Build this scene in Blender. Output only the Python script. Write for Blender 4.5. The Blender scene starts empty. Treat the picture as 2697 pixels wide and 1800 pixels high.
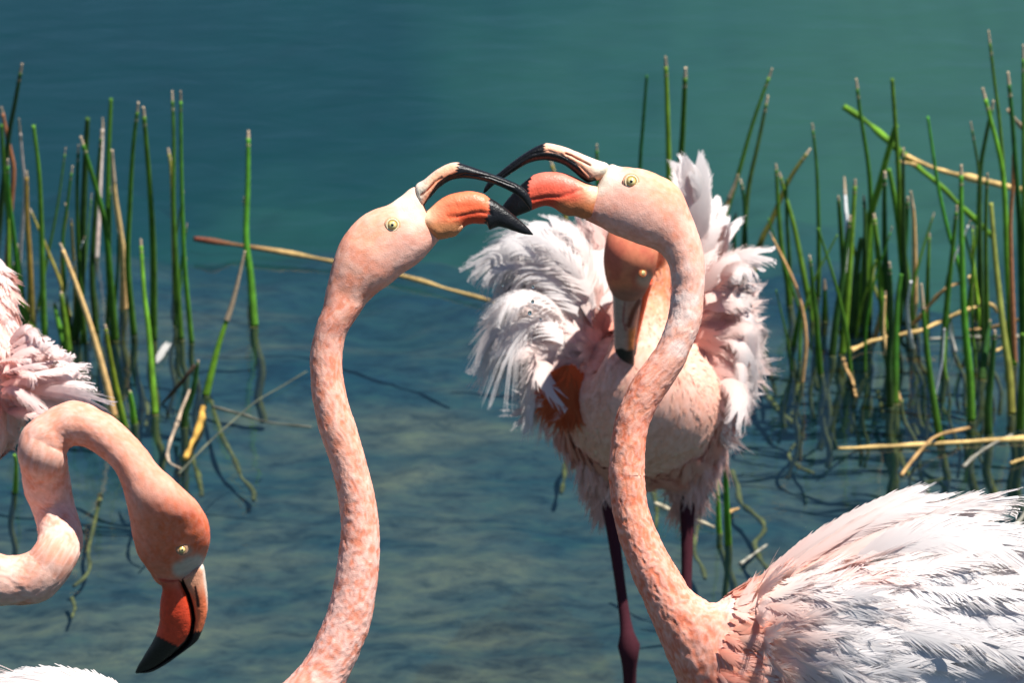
import bpy, math
import numpy as np
from mathutils import Vector

# ------------------------------------------------------------------ camera, sky, sun, exposure
RS = np.random.RandomState(11)
sc = bpy.context.scene
COL = sc.collection
FP, CX, CY, CAMH, TH = 12000.0, 1348.5, 900.0, 3.15, 0.36
cam_d = bpy.data.cameras.new('camera')
cam = bpy.data.objects.new('camera', cam_d); COL.objects.link(cam)
cam.location = (0, 0, CAMH); cam.rotation_euler = (math.pi/2 - TH, 0, 0)
cam_d.sensor_width = 36.0; cam_d.lens = FP*36.0/2697.0
cam_d.clip_start = 0.1; cam_d.clip_end = 3000
cam_d.dof.use_dof = True; cam_d.dof.focus_distance = 5.0; cam_d.dof.aperture_fstop = 16.0
sc.camera = cam

SUN_TO = np.array([0.36, -0.08, 0.92]); SUN_TO /= np.linalg.norm(SUN_TO)
sun_d = bpy.data.lights.new('sun', 'SUN'); sun = bpy.data.objects.new('sun', sun_d); COL.objects.link(sun)
sun_d.energy = 5.0; sun_d.angle = math.radians(0.53); sun_d.color = (1.0, 0.96, 0.90)
sun.rotation_euler = Vector(SUN_TO.tolist()).to_track_quat('Z', 'Y').to_euler()
world = bpy.data.worlds.new('World'); sc.world = world; world.use_nodes = True
wn = world.node_tree.nodes; wl = world.node_tree.links; wn.clear()
wo = wn.new('ShaderNodeOutputWorld'); wb = wn.new('ShaderNodeBackground'); ws = wn.new('ShaderNodeTexSky')
ws.sky_type = 'NISHITA'; ws.sun_disc = False
ws.sun_elevation = math.asin(SUN_TO[2]); ws.sun_rotation = math.atan2(SUN_TO[0], SUN_TO[1])
ws.altitude = 1200; ws.air_density = 1.0; ws.dust_density = 0.0; ws.ozone_density = 6.0
wb.inputs['Strength'].default_value = 0.055
wl.new(ws.outputs[0], wb.inputs[0]); wl.new(wb.outputs[0], wo.inputs[0])
vs = sc.view_settings
vs.view_transform = 'Standard'; vs.look = 'None'; vs.exposure = 0.68; vs.gamma = 1.0; vs.use_curve_mapping = False
sc.render.engine = 'CYCLES'
sc.cycles.use_denoising = True
sc.cycles.max_bounces = 8; sc.cycles.transparent_max_bounces = 16
sc.cycles.caustics_reflective = False; sc.cycles.caustics_refractive = False
sc.cycles.sample_clamp_indirect = 6.0

# ------------------------------------------------------------------ photograph coordinates -> world
CAMP = np.array([0.0, 0.0, CAMH])
AX = np.array([1.0, 0, 0]); AF = np.array([0, math.cos(TH), -math.sin(TH)]); AU = np.array([0, math.sin(TH), math.cos(TH)])
def P(px, py, d):
    return CAMP + AX*((px-CX)/FP*d) - AU*((py-CY)/FP*d) + AF*d
def ray(px, py):
    return AX*((px-CX)/FP) - AU*((py-CY)/FP) + AF
def WP(px, py, z=0.0):
    r = ray(px, py); return CAMP + r*((z-CAMH)/r[2])
def VP(px, py, Y):
    r = ray(px, py); return CAMP + r*(Y/r[1])
def proj(v):
    q = v-CAMP; d = q@AF
    return np.stack([CX+FP*(q@AX)/d, CY-FP*(q@AU)/d, d], -1)
def reg(x0, y0, s):
    return lambda pts: [(x0+p[0]/s, y0+p[1]/s)+tuple(p[2:]) for p in pts]
Z1 = reg(780, 350, 3.136); Z2 = reg(1240, 340, 3.136); Z3 = reg(0, 1000, 1.96); Z4 = reg(1240, 400, 1.6675)
Z5 = reg(1600, 1250, 2.142); ZN = reg(400, 800, 1.5678); ZC = reg(1500, 600, 3.92)
L1 = reg(0, 100, 2.24); L2 = reg(0, 650, 2.24); R1 = reg(1900, 50, 2.24); R2 = reg(1900, 650, 2.09)
PX = lambda pts: list(pts)

def lin(r, g, b):
    f = lambda c: c/12.92 if c <= 0.04045 else ((c+0.055)/1.055)**2.4
    return np.array([f(r/255), f(g/255), f(b/255)])
def sm(a, b, x):
    t = np.clip((x-a)/(b-a), 0, 1); return t*t*(3-2*t)
def mixc(a, b, t):
    t = np.asarray(t)[..., None]; return a*(1-t)+b*t

# ------------------------------------------------------------------ value noise on points
_perm = np.random.RandomState(3).rand(32, 32, 32)
def noise(p, s):
    q = np.asarray(p)*s; i = np.floor(q).astype(int); f = q-i; f = f*f*(3-2*f); out = 0
    for dx in (0, 1):
        for dy in (0, 1):
            for dz in (0, 1):
                w = (f[..., 0] if dx else 1-f[..., 0])*(f[..., 1] if dy else 1-f[..., 1])*(f[..., 2] if dz else 1-f[..., 2])
                out = out + w*_perm[(i[..., 0]+dx) % 32, (i[..., 1]+dy) % 32, (i[..., 2]+dz) % 32]
    return out
def fbm(p, s, n=3):
    o = 0; a = 0.5; t = 0
    for k in range(n):
        o = o+a*noise(np.asarray(p)+k*7.3, s*2**k); t += a; a *= 0.5
    return o/t

# ------------------------------------------------------------------ mesh building
class MB:
    def __init__(s): s.v = []; s.q = []; s.c = []; s.nr = []; s.n = 0
    def add(s, v, q, c, nr=None):
        v = np.asarray(v, float).reshape(-1, 3); q = np.asarray(q, int).reshape(-1, 4)
        c = np.broadcast_to(np.asarray(c, float).reshape(-1, 3), v.shape)
        s.v.append(v); s.q.append(q+s.n); s.c.append(c); s.n += len(v)
        if nr is not None: s.nr.append(np.asarray(nr).reshape(-1, 3))
    def build(s, name, mat, parent=None, origin=None, smooth=True):
        me = mesh_from(name, np.concatenate(s.v), np.concatenate(s.q), np.concatenate(s.c), mat, origin, smooth)
        if s.nr:
            at = me.attributes.new('custom_normal', 'FLOAT_VECTOR', 'POINT'); at.data.foreach_set('vector', np.concatenate(s.nr).astype(np.float32).ravel())
        o = bpy.data.objects.new(name, me); COL.objects.link(o)
        if origin is not None: o.location = Vector([float(x) for x in origin])
        if parent is not None: put_under(o, parent)
        return o
def put_under(o, parent):
    o.parent = parent
    w = Vector((0, 0, 0)); p = parent
    while p is not None: w = w+p.location; p = p.parent
    o.location = o.location-w
def mesh_from(name, v, q, c, mat, origin=None, smooth=True):
    if origin is not None: v = v-np.asarray(origin)
    me = bpy.data.meshes.new(name)
    me.vertices.add(len(v)); me.vertices.foreach_set('co', v.astype(np.float32).ravel())
    tri = q[:, 2] == q[:, 3]
    cnt = np.where(tri, 3, 4); st = np.concatenate([[0], np.cumsum(cnt)[:-1]])
    keep = np.ones(q.shape, bool); keep[tri, 3] = False
    me.loops.add(int(cnt.sum())); me.loops.foreach_set('vertex_index', q[keep].astype(np.int32))
    me.polygons.add(len(q)); me.polygons.foreach_set('loop_start', st.astype(np.int32))
    me.polygons.foreach_set('use_smooth', np.full(len(q), smooth))
    me.update(calc_edges=True)
    if c is not None:
        at = me.color_attributes.new('Col', 'FLOAT_COLOR', 'POINT')
        at.data.foreach_set('color', np.concatenate([c, np.ones((len(c), 1))], 1).astype(np.float32).ravel())
    if mat: me.materials.append(mat)
    return me
def tag(o, label=None, cat=None, group=None, kind=None):
    if label: o['label'] = label
    if cat: o['category'] = cat
    if group: o['group'] = group
    if kind: o['kind'] = kind
    return o
def empty(name, loc):
    o = bpy.data.objects.new(name, None); COL.objects.link(o); o.location = Vector([float(x) for x in loc]); o.empty_display_size = 0.1
    return o

def crom(pts, n):
    """Catmull-Rom through rows of pts, n samples, spaced by the length of the first three columns"""
    p = np.asarray(pts, float); m = len(p)
    e = np.vstack([2*p[0]-p[1], p, 2*p[-1]-p[-2]])
    u = np.linspace(0, m-1, n*6); i = np.minimum(u.astype(int), m-2); t = (u-i)[:, None]
    a, b, c, d = e[i], e[i+1], e[i+2], e[i+3]
    r = 0.5*(2*b+(c-a)*t+(2*a-5*b+4*c-d)*t**2+(3*b-a-3*c+d)*t**3)
    k = min(3, r.shape[1]); L = np.concatenate([[0], np.cumsum(np.linalg.norm(np.diff(r[:, :k], axis=0), axis=1))])
    w = np.linspace(0, L[-1], n)
    return np.stack([np.interp(w, L, r[:, j]) for j in range(r.shape[1])], 1)

class Sweep:
    """tube whose cross-section spans two contour points; st rows: (ax, ay, bx, by, depth, w) in photo pixels"""
    def __init__(s, st, n=160, m=40, expo=1.0, sign=None):
        rows = []
        for ax, ay, bx, by, d, w in st:
            a, b = P(ax, ay, d), P(bx, by, d)
            rows.append(np.concatenate([(a+b)/2, (a-b)/2, [w*d/FP]]))
        r = crom(rows, n)
        s.c, s.h, s.w = r[:, :3], r[:, 3:6], np.maximum(r[:, 6], 0.0004)
        T = np.gradient(s.c, axis=0); T /= np.linalg.norm(T, axis=1)[:, None]+1e-9
        f = np.cross(T, s.h); nf = np.linalg.norm(f, axis=1)
        for i in range(1, n):
            if nf[i] < 1e-6: f[i] = f[i-1]
        f /= np.linalg.norm(f, axis=1)[:, None]+1e-9
        for k in range(4):
            f[1:-1] = (f[:-2]+f[1:-1]*2+f[2:])/4
        f /= np.linalg.norm(f, axis=1)[:, None]+1e-9
        s.f = f*s.w[:, None]; s.T = T; s.n, s.m = n, m
        ph = np.linspace(0, 2*np.pi, m, endpoint=False)
        cs, sn = np.cos(ph), np.sin(ph)
        cs = np.sign(cs)*np.abs(cs)**expo; sn = np.sign(sn)*np.abs(sn)**expo
        s.v = s.c[:, None]+s.h[:, None]*cs[None, :, None]+s.f[:, None]*sn[None, :, None]
        s.t = np.repeat(np.linspace(0, 1, n)[:, None], m, 1); s.cs = np.repeat(cs[None], n, 0)
    def quads(s):
        n, m = s.n, s.m
        i, j = np.meshgrid(np.arange(n-1), np.arange(m), indexing='ij'); j2 = (j+1) % m
        q = np.stack([i*m+j, i*m+j2, (i+1)*m+j2, (i+1)*m+j], -1).reshape(-1, 4)
        c0, c1 = n*m, n*m+1; k = np.arange(m); k2 = (k+1) % m
        z0 = np.stack([np.full(m, c0), k2, k, k], 1); z1 = np.stack([np.full(m, c1), (n-1)*m+k, (n-1)*m+k2, (n-1)*m+k2], 1)
        q = np.concatenate([q, z0, z1])
        v = s.verts(); a, b, c = v[q[:, 0]], v[q[:, 1]], v[q[:, 2]]
        if np.einsum('ij,ij->i', a-v.mean(0), np.cross(b-a, c-a)).sum() < 0: q = np.where((q[:, 2] == q[:, 3])[:, None], q[:, [0, 2, 1, 1]], q[:, ::-1])
        return q
    def verts(s): return np.concatenate([s.v.reshape(-1, 3), s.v[0].mean(0)[None], s.v[-1].mean(0)[None]])
    def normals(s):
        du = np.gradient(s.v, axis=0); dv = np.roll(s.v, -1, 1)-np.roll(s.v, 1, 1)
        n = np.cross(du, dv); n /= np.linalg.norm(n, axis=2)[..., None]+1e-12
        o = s.v-s.c[:, None]; n *= np.where((n*o).sum(2) < 0, -1, 1)[..., None]
        return n
    def displace(s, amp, scale):
        n = s.normals(); s.v = s.v+n*((fbm(s.v, scale)-0.5)*2*np.broadcast_to(amp, s.t.shape))[..., None]
    def pebble(s, amp, lu=0.0065, lv=0.0036):
        """fine relief of short feather tips, longer along the body than across"""
        L = np.concatenate([[0], np.cumsum(np.linalg.norm(np.diff(s.c, axis=0), axis=1))])[:, None]
        o = s.v-s.c[:, None]; r = np.linalg.norm(o, axis=2).mean(1)[:, None]; ph = np.linspace(0, 2*np.pi, s.m, endpoint=False)[None]
        p = np.stack([L/lu+0*ph, np.cos(ph)*r/lv+40, np.sin(ph)*r/lv+40], -1)
        wq = (noise(p, 0.5)-0.5)*1.6; p[..., 0] += wq; p[..., 1] -= wq
        s.peb = 0.6*noise(p, 1.0)+0.4*noise(p+3.7, 2.2)
        s.v = s.v+s.normals()*((s.peb-0.5)*2*np.broadcast_to(amp, s.t.shape))[..., None]
    def vcol(s, fn):
        """fn(px, t, cs, pos) -> rgb"""
        p = s.v.reshape(-1, 3); c = fn(proj(p), s.t.ravel(), s.cs.ravel(), p)
        c = np.clip(c, 0, 1)**1.2
        if hasattr(s, 'peb'): c = np.clip(mixc(c*0.92, mixc(c, C_PALE, np.full(len(c), 0.28)), sm(0.30, 0.72, s.peb.ravel())), 0, 0.92)
        return np.concatenate([c, c[:s.m].mean(0)[None], c[-s.m:].mean(0)[None]])
    def area(s):
        du = np.linalg.norm(np.diff(s.v, axis=0), axis=2).mean(1); dv = np.linalg.norm(np.roll(s.v, -1, 1)-s.v, axis=2).sum(1)
        return du*dv[:-1]
    def sample(s, k, t0=0.0, t1=1.0, rs=RS, dens=None):
        """k random surface points: pos, normal, flow direction (towards growing t), t, colour index"""
        A = s.area().copy(); tt = np.linspace(0, 1, s.n)[:-1]; A[(tt < t0) | (tt > t1)] = 0
        if dens is not None: A = A*dens(tt)
        cdf = np.cumsum(A)/A.sum()
        i = np.minimum(np.searchsorted(cdf, rs.rand(k)), s.n-2); j = rs.randint(0, s.m, k); a = rs.rand(k, 1); b = rs.rand(k, 1)
        j2 = (j+1) % s.m; N = s.normals()
        bl = lambda X: (X[i, j]*(1-a)+X[i+1, j]*a)*(1-b)+(X[i, j2]*(1-a)+X[i+1, j2]*a)*b
        pos = bl(s.v); nn = bl(N); nn /= np.linalg.norm(nn, axis=1)[:, None]
        fl = (s.v[i+1, j]-s.v[i, j]); fl = fl-nn*(fl*nn).sum(1)[:, None]; fl /= np.linalg.norm(fl, axis=1)[:, None]+1e-12
        return pos, nn, fl, tt[i]

def surf(v, px, py, r=10):
    q = proj(v); k = (q[:, 0]-px)**2+(q[:, 1]-py)**2 < r*r
    return q[k, 2].min()

# ------------------------------------------------------------------ materials
def new_mat(name):
    m = bpy.data.materials.new(name); m.use_nodes = True; n = m.node_tree.nodes; n.clear()
    return m, n, m.node_tree.links
def vcol_mat(name, rough=0.7, spec=0.25, transl=0.0, bump=0.0, bscale=300.0, var=0.0, vscale=120.0, coat=0.0, sheen=0.0, sub=0.0, outward=False):
    m, n, l = new_mat(name)
    out = n.new('ShaderNodeOutputMaterial'); at = n.new('ShaderNodeAttribute'); at.attribute_name = 'Col'
    bs = n.new('ShaderNodeBsdfPrincipled'); bs.inputs['Roughness'].default_value = rough
    bs.inputs['Specular IOR Level'].default_value = spec; bs.inputs['Coat Weight'].default_value = coat; bs.inputs['Coat Roughness'].default_value = 0.15
    bs.inputs['Sheen Weight'].default_value = sheen
    if sub: bs.inputs['Subsurface Weight'].default_value = sub; bs.inputs['Subsurface Scale'].default_value = 0.006
    src = at.outputs['Color']
    if var:
        tc = n.new('ShaderNodeTexCoord'); nz = n.new('ShaderNodeTexNoise'); nz.inputs['Scale'].default_value = vscale; nz.inputs['Detail'].default_value = 4
        l.new(tc.outputs['Object'], nz.inputs['Vector'])
        mr = n.new('ShaderNodeMapRange'); mr.inputs[1].default_value = 0.3; mr.inputs[2].default_value = 0.7; mr.inputs[3].default_value = 1-var; mr.inputs[4].default_value = 1+var*0.5
        l.new(nz.outputs[0], mr.inputs[0])
        mx = n.new('ShaderNodeVectorMath'); mx.operation = 'SCALE'; l.new(src, mx.inputs[0]); l.new(mr.outputs[0], mx.inputs['Scale']); src = mx.outputs[0]
    l.new(src, bs.inputs['Base Color'])
    if bump:
        tc = n.new('ShaderNodeTexCoord'); nz = n.new('ShaderNodeTexNoise'); nz.inputs['Scale'].default_value = bscale; nz.inputs['Detail'].default_value = 5
        l.new(tc.outputs['Object'], nz.inputs['Vector'])
        bp = n.new('ShaderNodeBump'); bp.inputs['Strength'].default_value = bump; bp.inputs['Distance'].default_value = 0.002
        l.new(nz.outputs[0], bp.inputs['Height']); l.new(bp.outputs[0], bs.inputs['Normal'])
    if outward:
        ge = n.new('ShaderNodeNewGeometry'); ma = n.new('ShaderNodeMath'); ma.operation = 'MULTIPLY_ADD'; ma.inputs[1].default_value = -2; ma.inputs[2].default_value = 1
        l.new(ge.outputs['Backfacing'], ma.inputs[0]); vm = n.new('ShaderNodeVectorMath'); vm.operation = 'SCALE'; l.new(ge.outputs['Normal'], vm.inputs[0]); l.new(ma.outputs[0], vm.inputs['Scale']); l.new(vm.outputs[0], bs.inputs['Normal'])
    if transl:
        tr = n.new('ShaderNodeBsdfTranslucent'); l.new(src, tr.inputs['Color']); mi = n.new('ShaderNodeMixShader'); mi.inputs[0].default_value = transl
        l.new(bs.outputs[0], mi.inputs[1]); l.new(tr.outputs[0], mi.inputs[2]); l.new(mi.outputs[0], out.inputs[0])
    else: l.new(bs.outputs[0], out.inputs[0])
    return m
M_SKIN = vcol_mat('down_covered_skin', 0.85, 0.08, 0.0, 0.22, 620, 0.10, 140)
M_FUZZ = vcol_mat('short_down', 0.85, 0.08, 0.06)
M_PLUMAGE = vcol_mat('contour_feathers', 0.75, 0.12, 0.36)
M_FEATHER = vcol_mat('feather_vane', 0.7, 0.15, 0.42)
M_COVERT = vcol_mat('covert_feathers', 0.75, 0.12, 0.25)
M_BILL = vcol_mat('keratin', 0.42, 0.4, 0.0, 0.3, 420, 0.14, 140, 0.0)
M_EYE = vcol_mat('wet_eye', 0.12, 0.6, coat=0.6)
M_REED = vcol_mat('rush_stem', 0.7, 0.2, 0.0, 0.4, 500, 0.4, 45)
M_DRY = vcol_mat('dry_straw', 0.75, 0.2, 0.0, 0.5, 400, 0.3, 80)
M_SUB = vcol_mat('algae_coated_stem', 0.8, 0.1, 0.0, 0.6, 250, 0.4, 50)

# ------------------------------------------------------------------ feathers
def template(nb, seg, asp, seed, kind='vane', a0=52, a1=22, camber=0.25, loose=0.0, shaft=True, web=0.0):
    """local feather: x along the shaft 0..1, y across -1..1, z up; returns verts, quads, along, across"""
    rs = np.random.RandomState(seed); V = []; Q = []; A = []; E = []
    def prof(s):
        if kind == 'vane': return min(1, (s/0.18))**0.7*(1-max(0, (s-0.55)/0.45)**2.4)**0.8+0.02
        if kind == 'plume': return (0.25+0.75*math.sin(math.pi*min(1, s*0.62+0.18)))*(1-max(0, (s-0.8)/0.2)**2*0.5)
        return math.sin(math.pi*(0.12+0.84*s**0.8))**0.7
    for sd in (-1, 1):
        jit = 0; left = 0; gap = 0
        for i in range(nb):
            if left <= 0: left = rs.randint(3, 8); jit = rs.randn()*0.10*(0.4+loose); gap = rs.rand()
            left -= 1
            s0 = 0.03+0.95*i/nb; wd = prof(s0)*(1+rs.randn()*0.05*(1+loose*3)+jit*0.7)
            an = math.radians(a0+(a1-a0)*s0)*(1+jit+rs.randn()*0.03*(1+2*loose))
            dx = wd*asp/math.tan(max(0.2, an)); zj = rs.randn()*0.05*(0.3+loose)
            hw = 0.95/nb*(1.35-0.75*loose); b = len(V)
            for k in range(seg+1):
                q = k/seg
                x = s0+dx*(q**1.15)*(1-0.12*q*loose); y = sd*wd*q
                z = -camber*y*y*0.35*asp*4+zj*q*q*asp
                ww = hw*(1-(0.55+0.4*loose)*q**(3.0-1.6*loose))
                V.append((x-ww, y, z)); V.append((x+ww, y, z)); A += [s0, s0]; E += [q, q]
            for k in range(seg):
                c = b+2*k; Q.append((c, c+1, c+3, c+2) if sd > 0 else (c+1, c, c+2, c+3))
    if web:
        K = 26
        for sd in (-1, 1):
            b = len(V)
            for i in range(K+1):
                s0 = 0.02+0.965*i/K; wd = prof(min(s0, 0.99)); dx = wd*asp/math.tan(math.radians(a0+(a1-a0)*s0))
                for q in (0.0, 0.35, 0.7, 1.0):
                    q *= web; y = sd*wd*q; V.append((s0+dx*q**1.15, y, -camber*y*y*0.35*asp*4-0.003)); A.append(s0); E.append(q)
            for i in range(K):
                for k in range(3):
                    c = b+i*4+k; Q.append((c, c+4, c+5, c+1) if sd > 0 else (c+4, c, c+1, c+5))
    if shaft:
        b = len(V); K = 8
        for k in range(K+1):
            x = 1.0*k/K; w = 0.022*(1-0.85*x)
            V += [(x, -w, 0.0015), (x, w, 0.0015)]; A += [x, x]; E += [-1, -1]
        for k in range(K):
            c = b+2*k; Q.append((c+1, c, c+2, c+3))
    return np.array(V), np.array(Q), np.array(A), np.array(E)
T_LONG = [template(84, 3, 0.11, k, 'vane', 34, 11, 0.10, loose=0.10, web=0.93) for k in range(5)]
T_PLUME = [template(64, 4, 0.17, 20+k, 'plume', 40, 11, 0.3, loose=0.55, web=0.66) for k in range(5)]
T_COV = [template(36, 2, 0.26, 300+k, 'round', 36, 9, 0.06, loose=0.05, shaft=False, web=0.98) for k in range(5)]
T_WISP = [template(34, 5, 0.2, 200+k, 'plume', 46, 10, 0.3, loose=1.0) for k in range(4)]
T_BODY = [template(13, 2, 0.34, 40+k, 'round', 42, 9, 0.08, loose=0.3, shaft=False) for k in range(6)]
T_DOWN = [template(7, 2, 0.5, 60+k, 'plume', 50, 10, 0.5, loose=0.9, shaft=False) for k in range(6)]
def tuft(seed):
    rs = np.random.RandomState(seed); V = []; Q = []; A = []; E = []
    for i in range(4):
        y0 = (i-1.5)/1.5*0.5; an = (i-1.5)*0.2+rs.randn()*0.12; ln = 1-0.15*abs(i-1.5)/1.5+rs.randn()*0.1; z1 = rs.randn()*0.03; b = len(V)
        for k in range(3):
            q = k/2; x = ln*q; y = y0+an*q*0.6; z = 0.05*math.sin(q*2.4)-0.06*y0*y0+z1*q; w = 0.30*(1-0.75*q)
            V += [(x, y-w, z-0.008), (x, y+w, z)]; A += [q, q]; E += [q, q]
        for k in range(2):
            c = b+2*k; Q.append((c+1, c, c+2, c+3))
    return np.array(V), np.array(Q), np.array(A), np.array(E)
T_TUFT = [tuft(80+k) for k in range(8)]

def scatter(mb, temps, pos, nn, fl, L, Wd, base, tip, lift, curl, rs=RS, yaw=0.25, bow=0.12, soft=0.75, off=0.0):
    """lays one small feather of the templates on every point; base, tip: (k,3) colours; Wd half width"""
    k = len(pos); which = rs.randint(0, len(temps), k); pos = pos+nn*off; base = np.clip(base, 0, 1)**1.15; tip = np.clip(tip, 0, 1)**1.15
    yw = rs.randn(k)*yaw; lf = lift+rs.randn(k)*0.35*np.abs(lift)
    side = np.cross(nn, fl)
    f2 = fl*np.cos(yw)[:, None]+side*np.sin(yw)[:, None]; s2 = np.cross(nn, f2)
    f3 = f2*np.cos(lf)[:, None]+nn*np.sin(lf)[:, None]; n3 = np.cross(f3, s2)
    rl = rs.randn(k)*0.18; s4 = s2*np.cos(rl)[:, None]+n3*np.sin(rl)[:, None]; n4 = np.cross(f3, s4)
    L = np.broadcast_to(L, (k,)); Wd = np.broadcast_to(Wd, (k,)); bw = rs.randn(k)*bow; cu = curl*(1+rs.randn(k)*0.4)
    for w in range(len(temps)):
        V, Q, A, E = temps[w]; id = np.where(which == w)[0]
        if not len(id): continue
        x = V[:, 0][None]; y = V[:, 1][None]; z = V[:, 2][None]
        l = L[id, None]; h = Wd[id, None]
        xx = x*l; yy = y*h+bw[id, None]*x*x*l; zz = z*l-cu[id, None]*x*x*l
        v = pos[id, None]+f3[id, None]*xx[..., None]+s4[id, None]*yy[..., None]+n4[id, None]*zz[..., None]
        tt = np.clip(0.6*A+0.5*np.maximum(E, 0)*0.8, 0, 1)[None, :, None]
        c = base[id, None]*(1-tt)+tip[id, None]*tt
        n = V.shape[0]; q = Q[None]+(np.arange(len(id))*n)[:, None, None]
        N = nn[id, None]*soft+n4[id, None]*(1-soft)+s4[id, None]*(y*0.25)[..., None]; N = N/np.linalg.norm(N, axis=2)[..., None]
        mb.add(v.reshape(-1, 3), q.reshape(-1, 4), c.reshape(-1, 3), N.reshape(-1, 3))

UPV = -AF+0.75*AU+0.25*AX; UPV = UPV/np.linalg.norm(UPV)
def long_feather(base, mid, tip, width, roll=0.0, temp=None, cb=(0.8, 0.8, 0.8), ct=(0.85, 0.85, 0.85), view=None, cup=0.0):
    """one large feather along a 3-D bezier; returns verts, quads, colours"""
    V, Q, A, E = temp
    x = np.clip(V[:, 0], 0, 1.25)[:, None]; y = V[:, 1]; z = V[:, 2]
    c1 = 2*mid-0.5*(base+tip)
    B = base*(1-x)**2+2*c1*x*(1-x)+tip*x*x
    T = 2*(1-x)*(c1-base)+2*x*(tip-c1); T /= np.linalg.norm(T, axis=1)[:, None]+1e-9
    up = UPV if view is None else view
    S = np.cross(up, T); S /= np.linalg.norm(S, axis=1)[:, None]+1e-9; N = np.cross(T, S)
    S2 = S*math.cos(roll)+N*math.sin(roll); N2 = np.cross(T, S2)
    L = np.linalg.norm(tip-base)
    v = B+S2*(y*width/2)[:, None]+N2*(z*L-cup*np.abs(y)**2*width/2)[:, None]
    tt = np.clip(A, 0, 1)[:, None]; c = np.asarray(cb)*(1-tt)+np.asarray(ct)*tt
    c = np.where((E < 0)[:, None], c*0.97, c)
    nr = N2+S2*(y*0.3)[:, None]; nr /= np.linalg.norm(nr, axis=1)[:, None]
    return v, Q, c, nr

# ------------------------------------------------------------------ the lake
def nodes_noise(n, l, vec, scale, detail=4, rough=0.55, dist=0.0):
    z = n.new('ShaderNodeTexNoise'); z.inputs['Scale'].default_value = scale; z.inputs['Detail'].default_value = detail
    z.inputs['Roughness'].default_value = rough; z.inputs['Distortion'].default_value = dist; l.new(vec, z.inputs['Vector']); return z.outputs[0]
def ramp(n, l, src, stops):
    r = n.new('ShaderNodeValToRGB'); e = r.color_ramp.elements
    while len(e) < len(stops): e.new(0.5)
    for k, (p, c) in enumerate(stops): e[k].position = p; e[k].color = tuple(c)+(1,)
    l.new(src, r.inputs[0]); return r.outputs[0]
def mapping(n, l, vec, sx, sy, sz):
    m = n.new('ShaderNodeMapping'); m.inputs['Scale'].default_value = (sx, sy, sz); l.new(vec, m.inputs[0]); return m.outputs[0]
def mixrgb(n, l, f, a, b, mode='MIX'):
    m = n.new('ShaderNodeMix'); m.data_type = 'RGBA'; m.blend_type = mode
    if isinstance(f, float): m.inputs[0].default_value = f
    else: l.new(f, m.inputs[0])
    for s, q in ((6, a), (7, b)):
        if isinstance(q, tuple): m.inputs[s].default_value = q+(1,)
        else: l.new(q, m.inputs[s])
    return m.outputs[2]

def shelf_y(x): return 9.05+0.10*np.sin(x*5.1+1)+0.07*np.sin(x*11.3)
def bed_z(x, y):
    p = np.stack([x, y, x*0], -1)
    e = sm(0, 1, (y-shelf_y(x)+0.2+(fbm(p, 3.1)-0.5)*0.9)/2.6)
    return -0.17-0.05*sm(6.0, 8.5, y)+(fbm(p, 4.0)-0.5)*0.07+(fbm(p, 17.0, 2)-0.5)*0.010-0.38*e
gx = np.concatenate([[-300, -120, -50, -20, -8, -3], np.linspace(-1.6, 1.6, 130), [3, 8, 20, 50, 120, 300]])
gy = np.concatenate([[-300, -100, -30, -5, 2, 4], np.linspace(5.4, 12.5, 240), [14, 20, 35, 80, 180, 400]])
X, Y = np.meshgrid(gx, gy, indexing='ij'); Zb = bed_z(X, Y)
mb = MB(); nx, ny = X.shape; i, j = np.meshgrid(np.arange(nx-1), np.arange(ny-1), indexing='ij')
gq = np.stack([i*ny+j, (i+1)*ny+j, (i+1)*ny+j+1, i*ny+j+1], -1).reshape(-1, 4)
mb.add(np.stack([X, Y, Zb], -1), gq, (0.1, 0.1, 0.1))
m, n, l = new_mat('lake_mud_water_tint')
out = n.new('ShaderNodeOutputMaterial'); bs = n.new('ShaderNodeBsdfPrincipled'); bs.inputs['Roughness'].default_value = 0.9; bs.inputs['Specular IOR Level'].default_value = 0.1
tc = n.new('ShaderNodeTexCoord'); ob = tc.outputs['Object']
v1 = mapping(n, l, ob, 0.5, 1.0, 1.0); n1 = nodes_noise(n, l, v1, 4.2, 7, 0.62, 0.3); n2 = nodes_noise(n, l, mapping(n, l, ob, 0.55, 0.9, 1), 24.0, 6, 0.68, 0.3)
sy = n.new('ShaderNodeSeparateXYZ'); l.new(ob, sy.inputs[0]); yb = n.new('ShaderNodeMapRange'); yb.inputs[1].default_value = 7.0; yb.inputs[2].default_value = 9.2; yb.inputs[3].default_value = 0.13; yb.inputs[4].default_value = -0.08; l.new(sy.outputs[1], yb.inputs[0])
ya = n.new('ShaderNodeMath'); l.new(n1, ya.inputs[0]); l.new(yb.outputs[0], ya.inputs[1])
mud_and_sky_blue = ramp(n, l, ya.outputs[0], [(0.28, (0.008, 0.034, 0.056)), (0.44, (0.020, 0.048, 0.062)), (0.57, (0.056, 0.070, 0.070)), (0.74, (0.112, 0.108, 0.084))])  # mud tones; the slate blue stands in for reflected sky
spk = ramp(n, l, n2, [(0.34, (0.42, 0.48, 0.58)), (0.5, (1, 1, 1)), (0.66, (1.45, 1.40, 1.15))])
shallow = mixrgb(n, l, 1.0, mud_and_sky_blue, spk, 'MULTIPLY')
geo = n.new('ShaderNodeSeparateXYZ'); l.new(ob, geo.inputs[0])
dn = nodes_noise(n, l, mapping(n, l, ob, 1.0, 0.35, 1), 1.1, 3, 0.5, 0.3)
am = n.new('ShaderNodeMath'); am.operation = 'MULTIPLY_ADD'; am.inputs[1].default_value = 0.42; l.new(geo.outputs[0], am.inputs[0]); l.new(dn, am.inputs[2])
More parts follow.
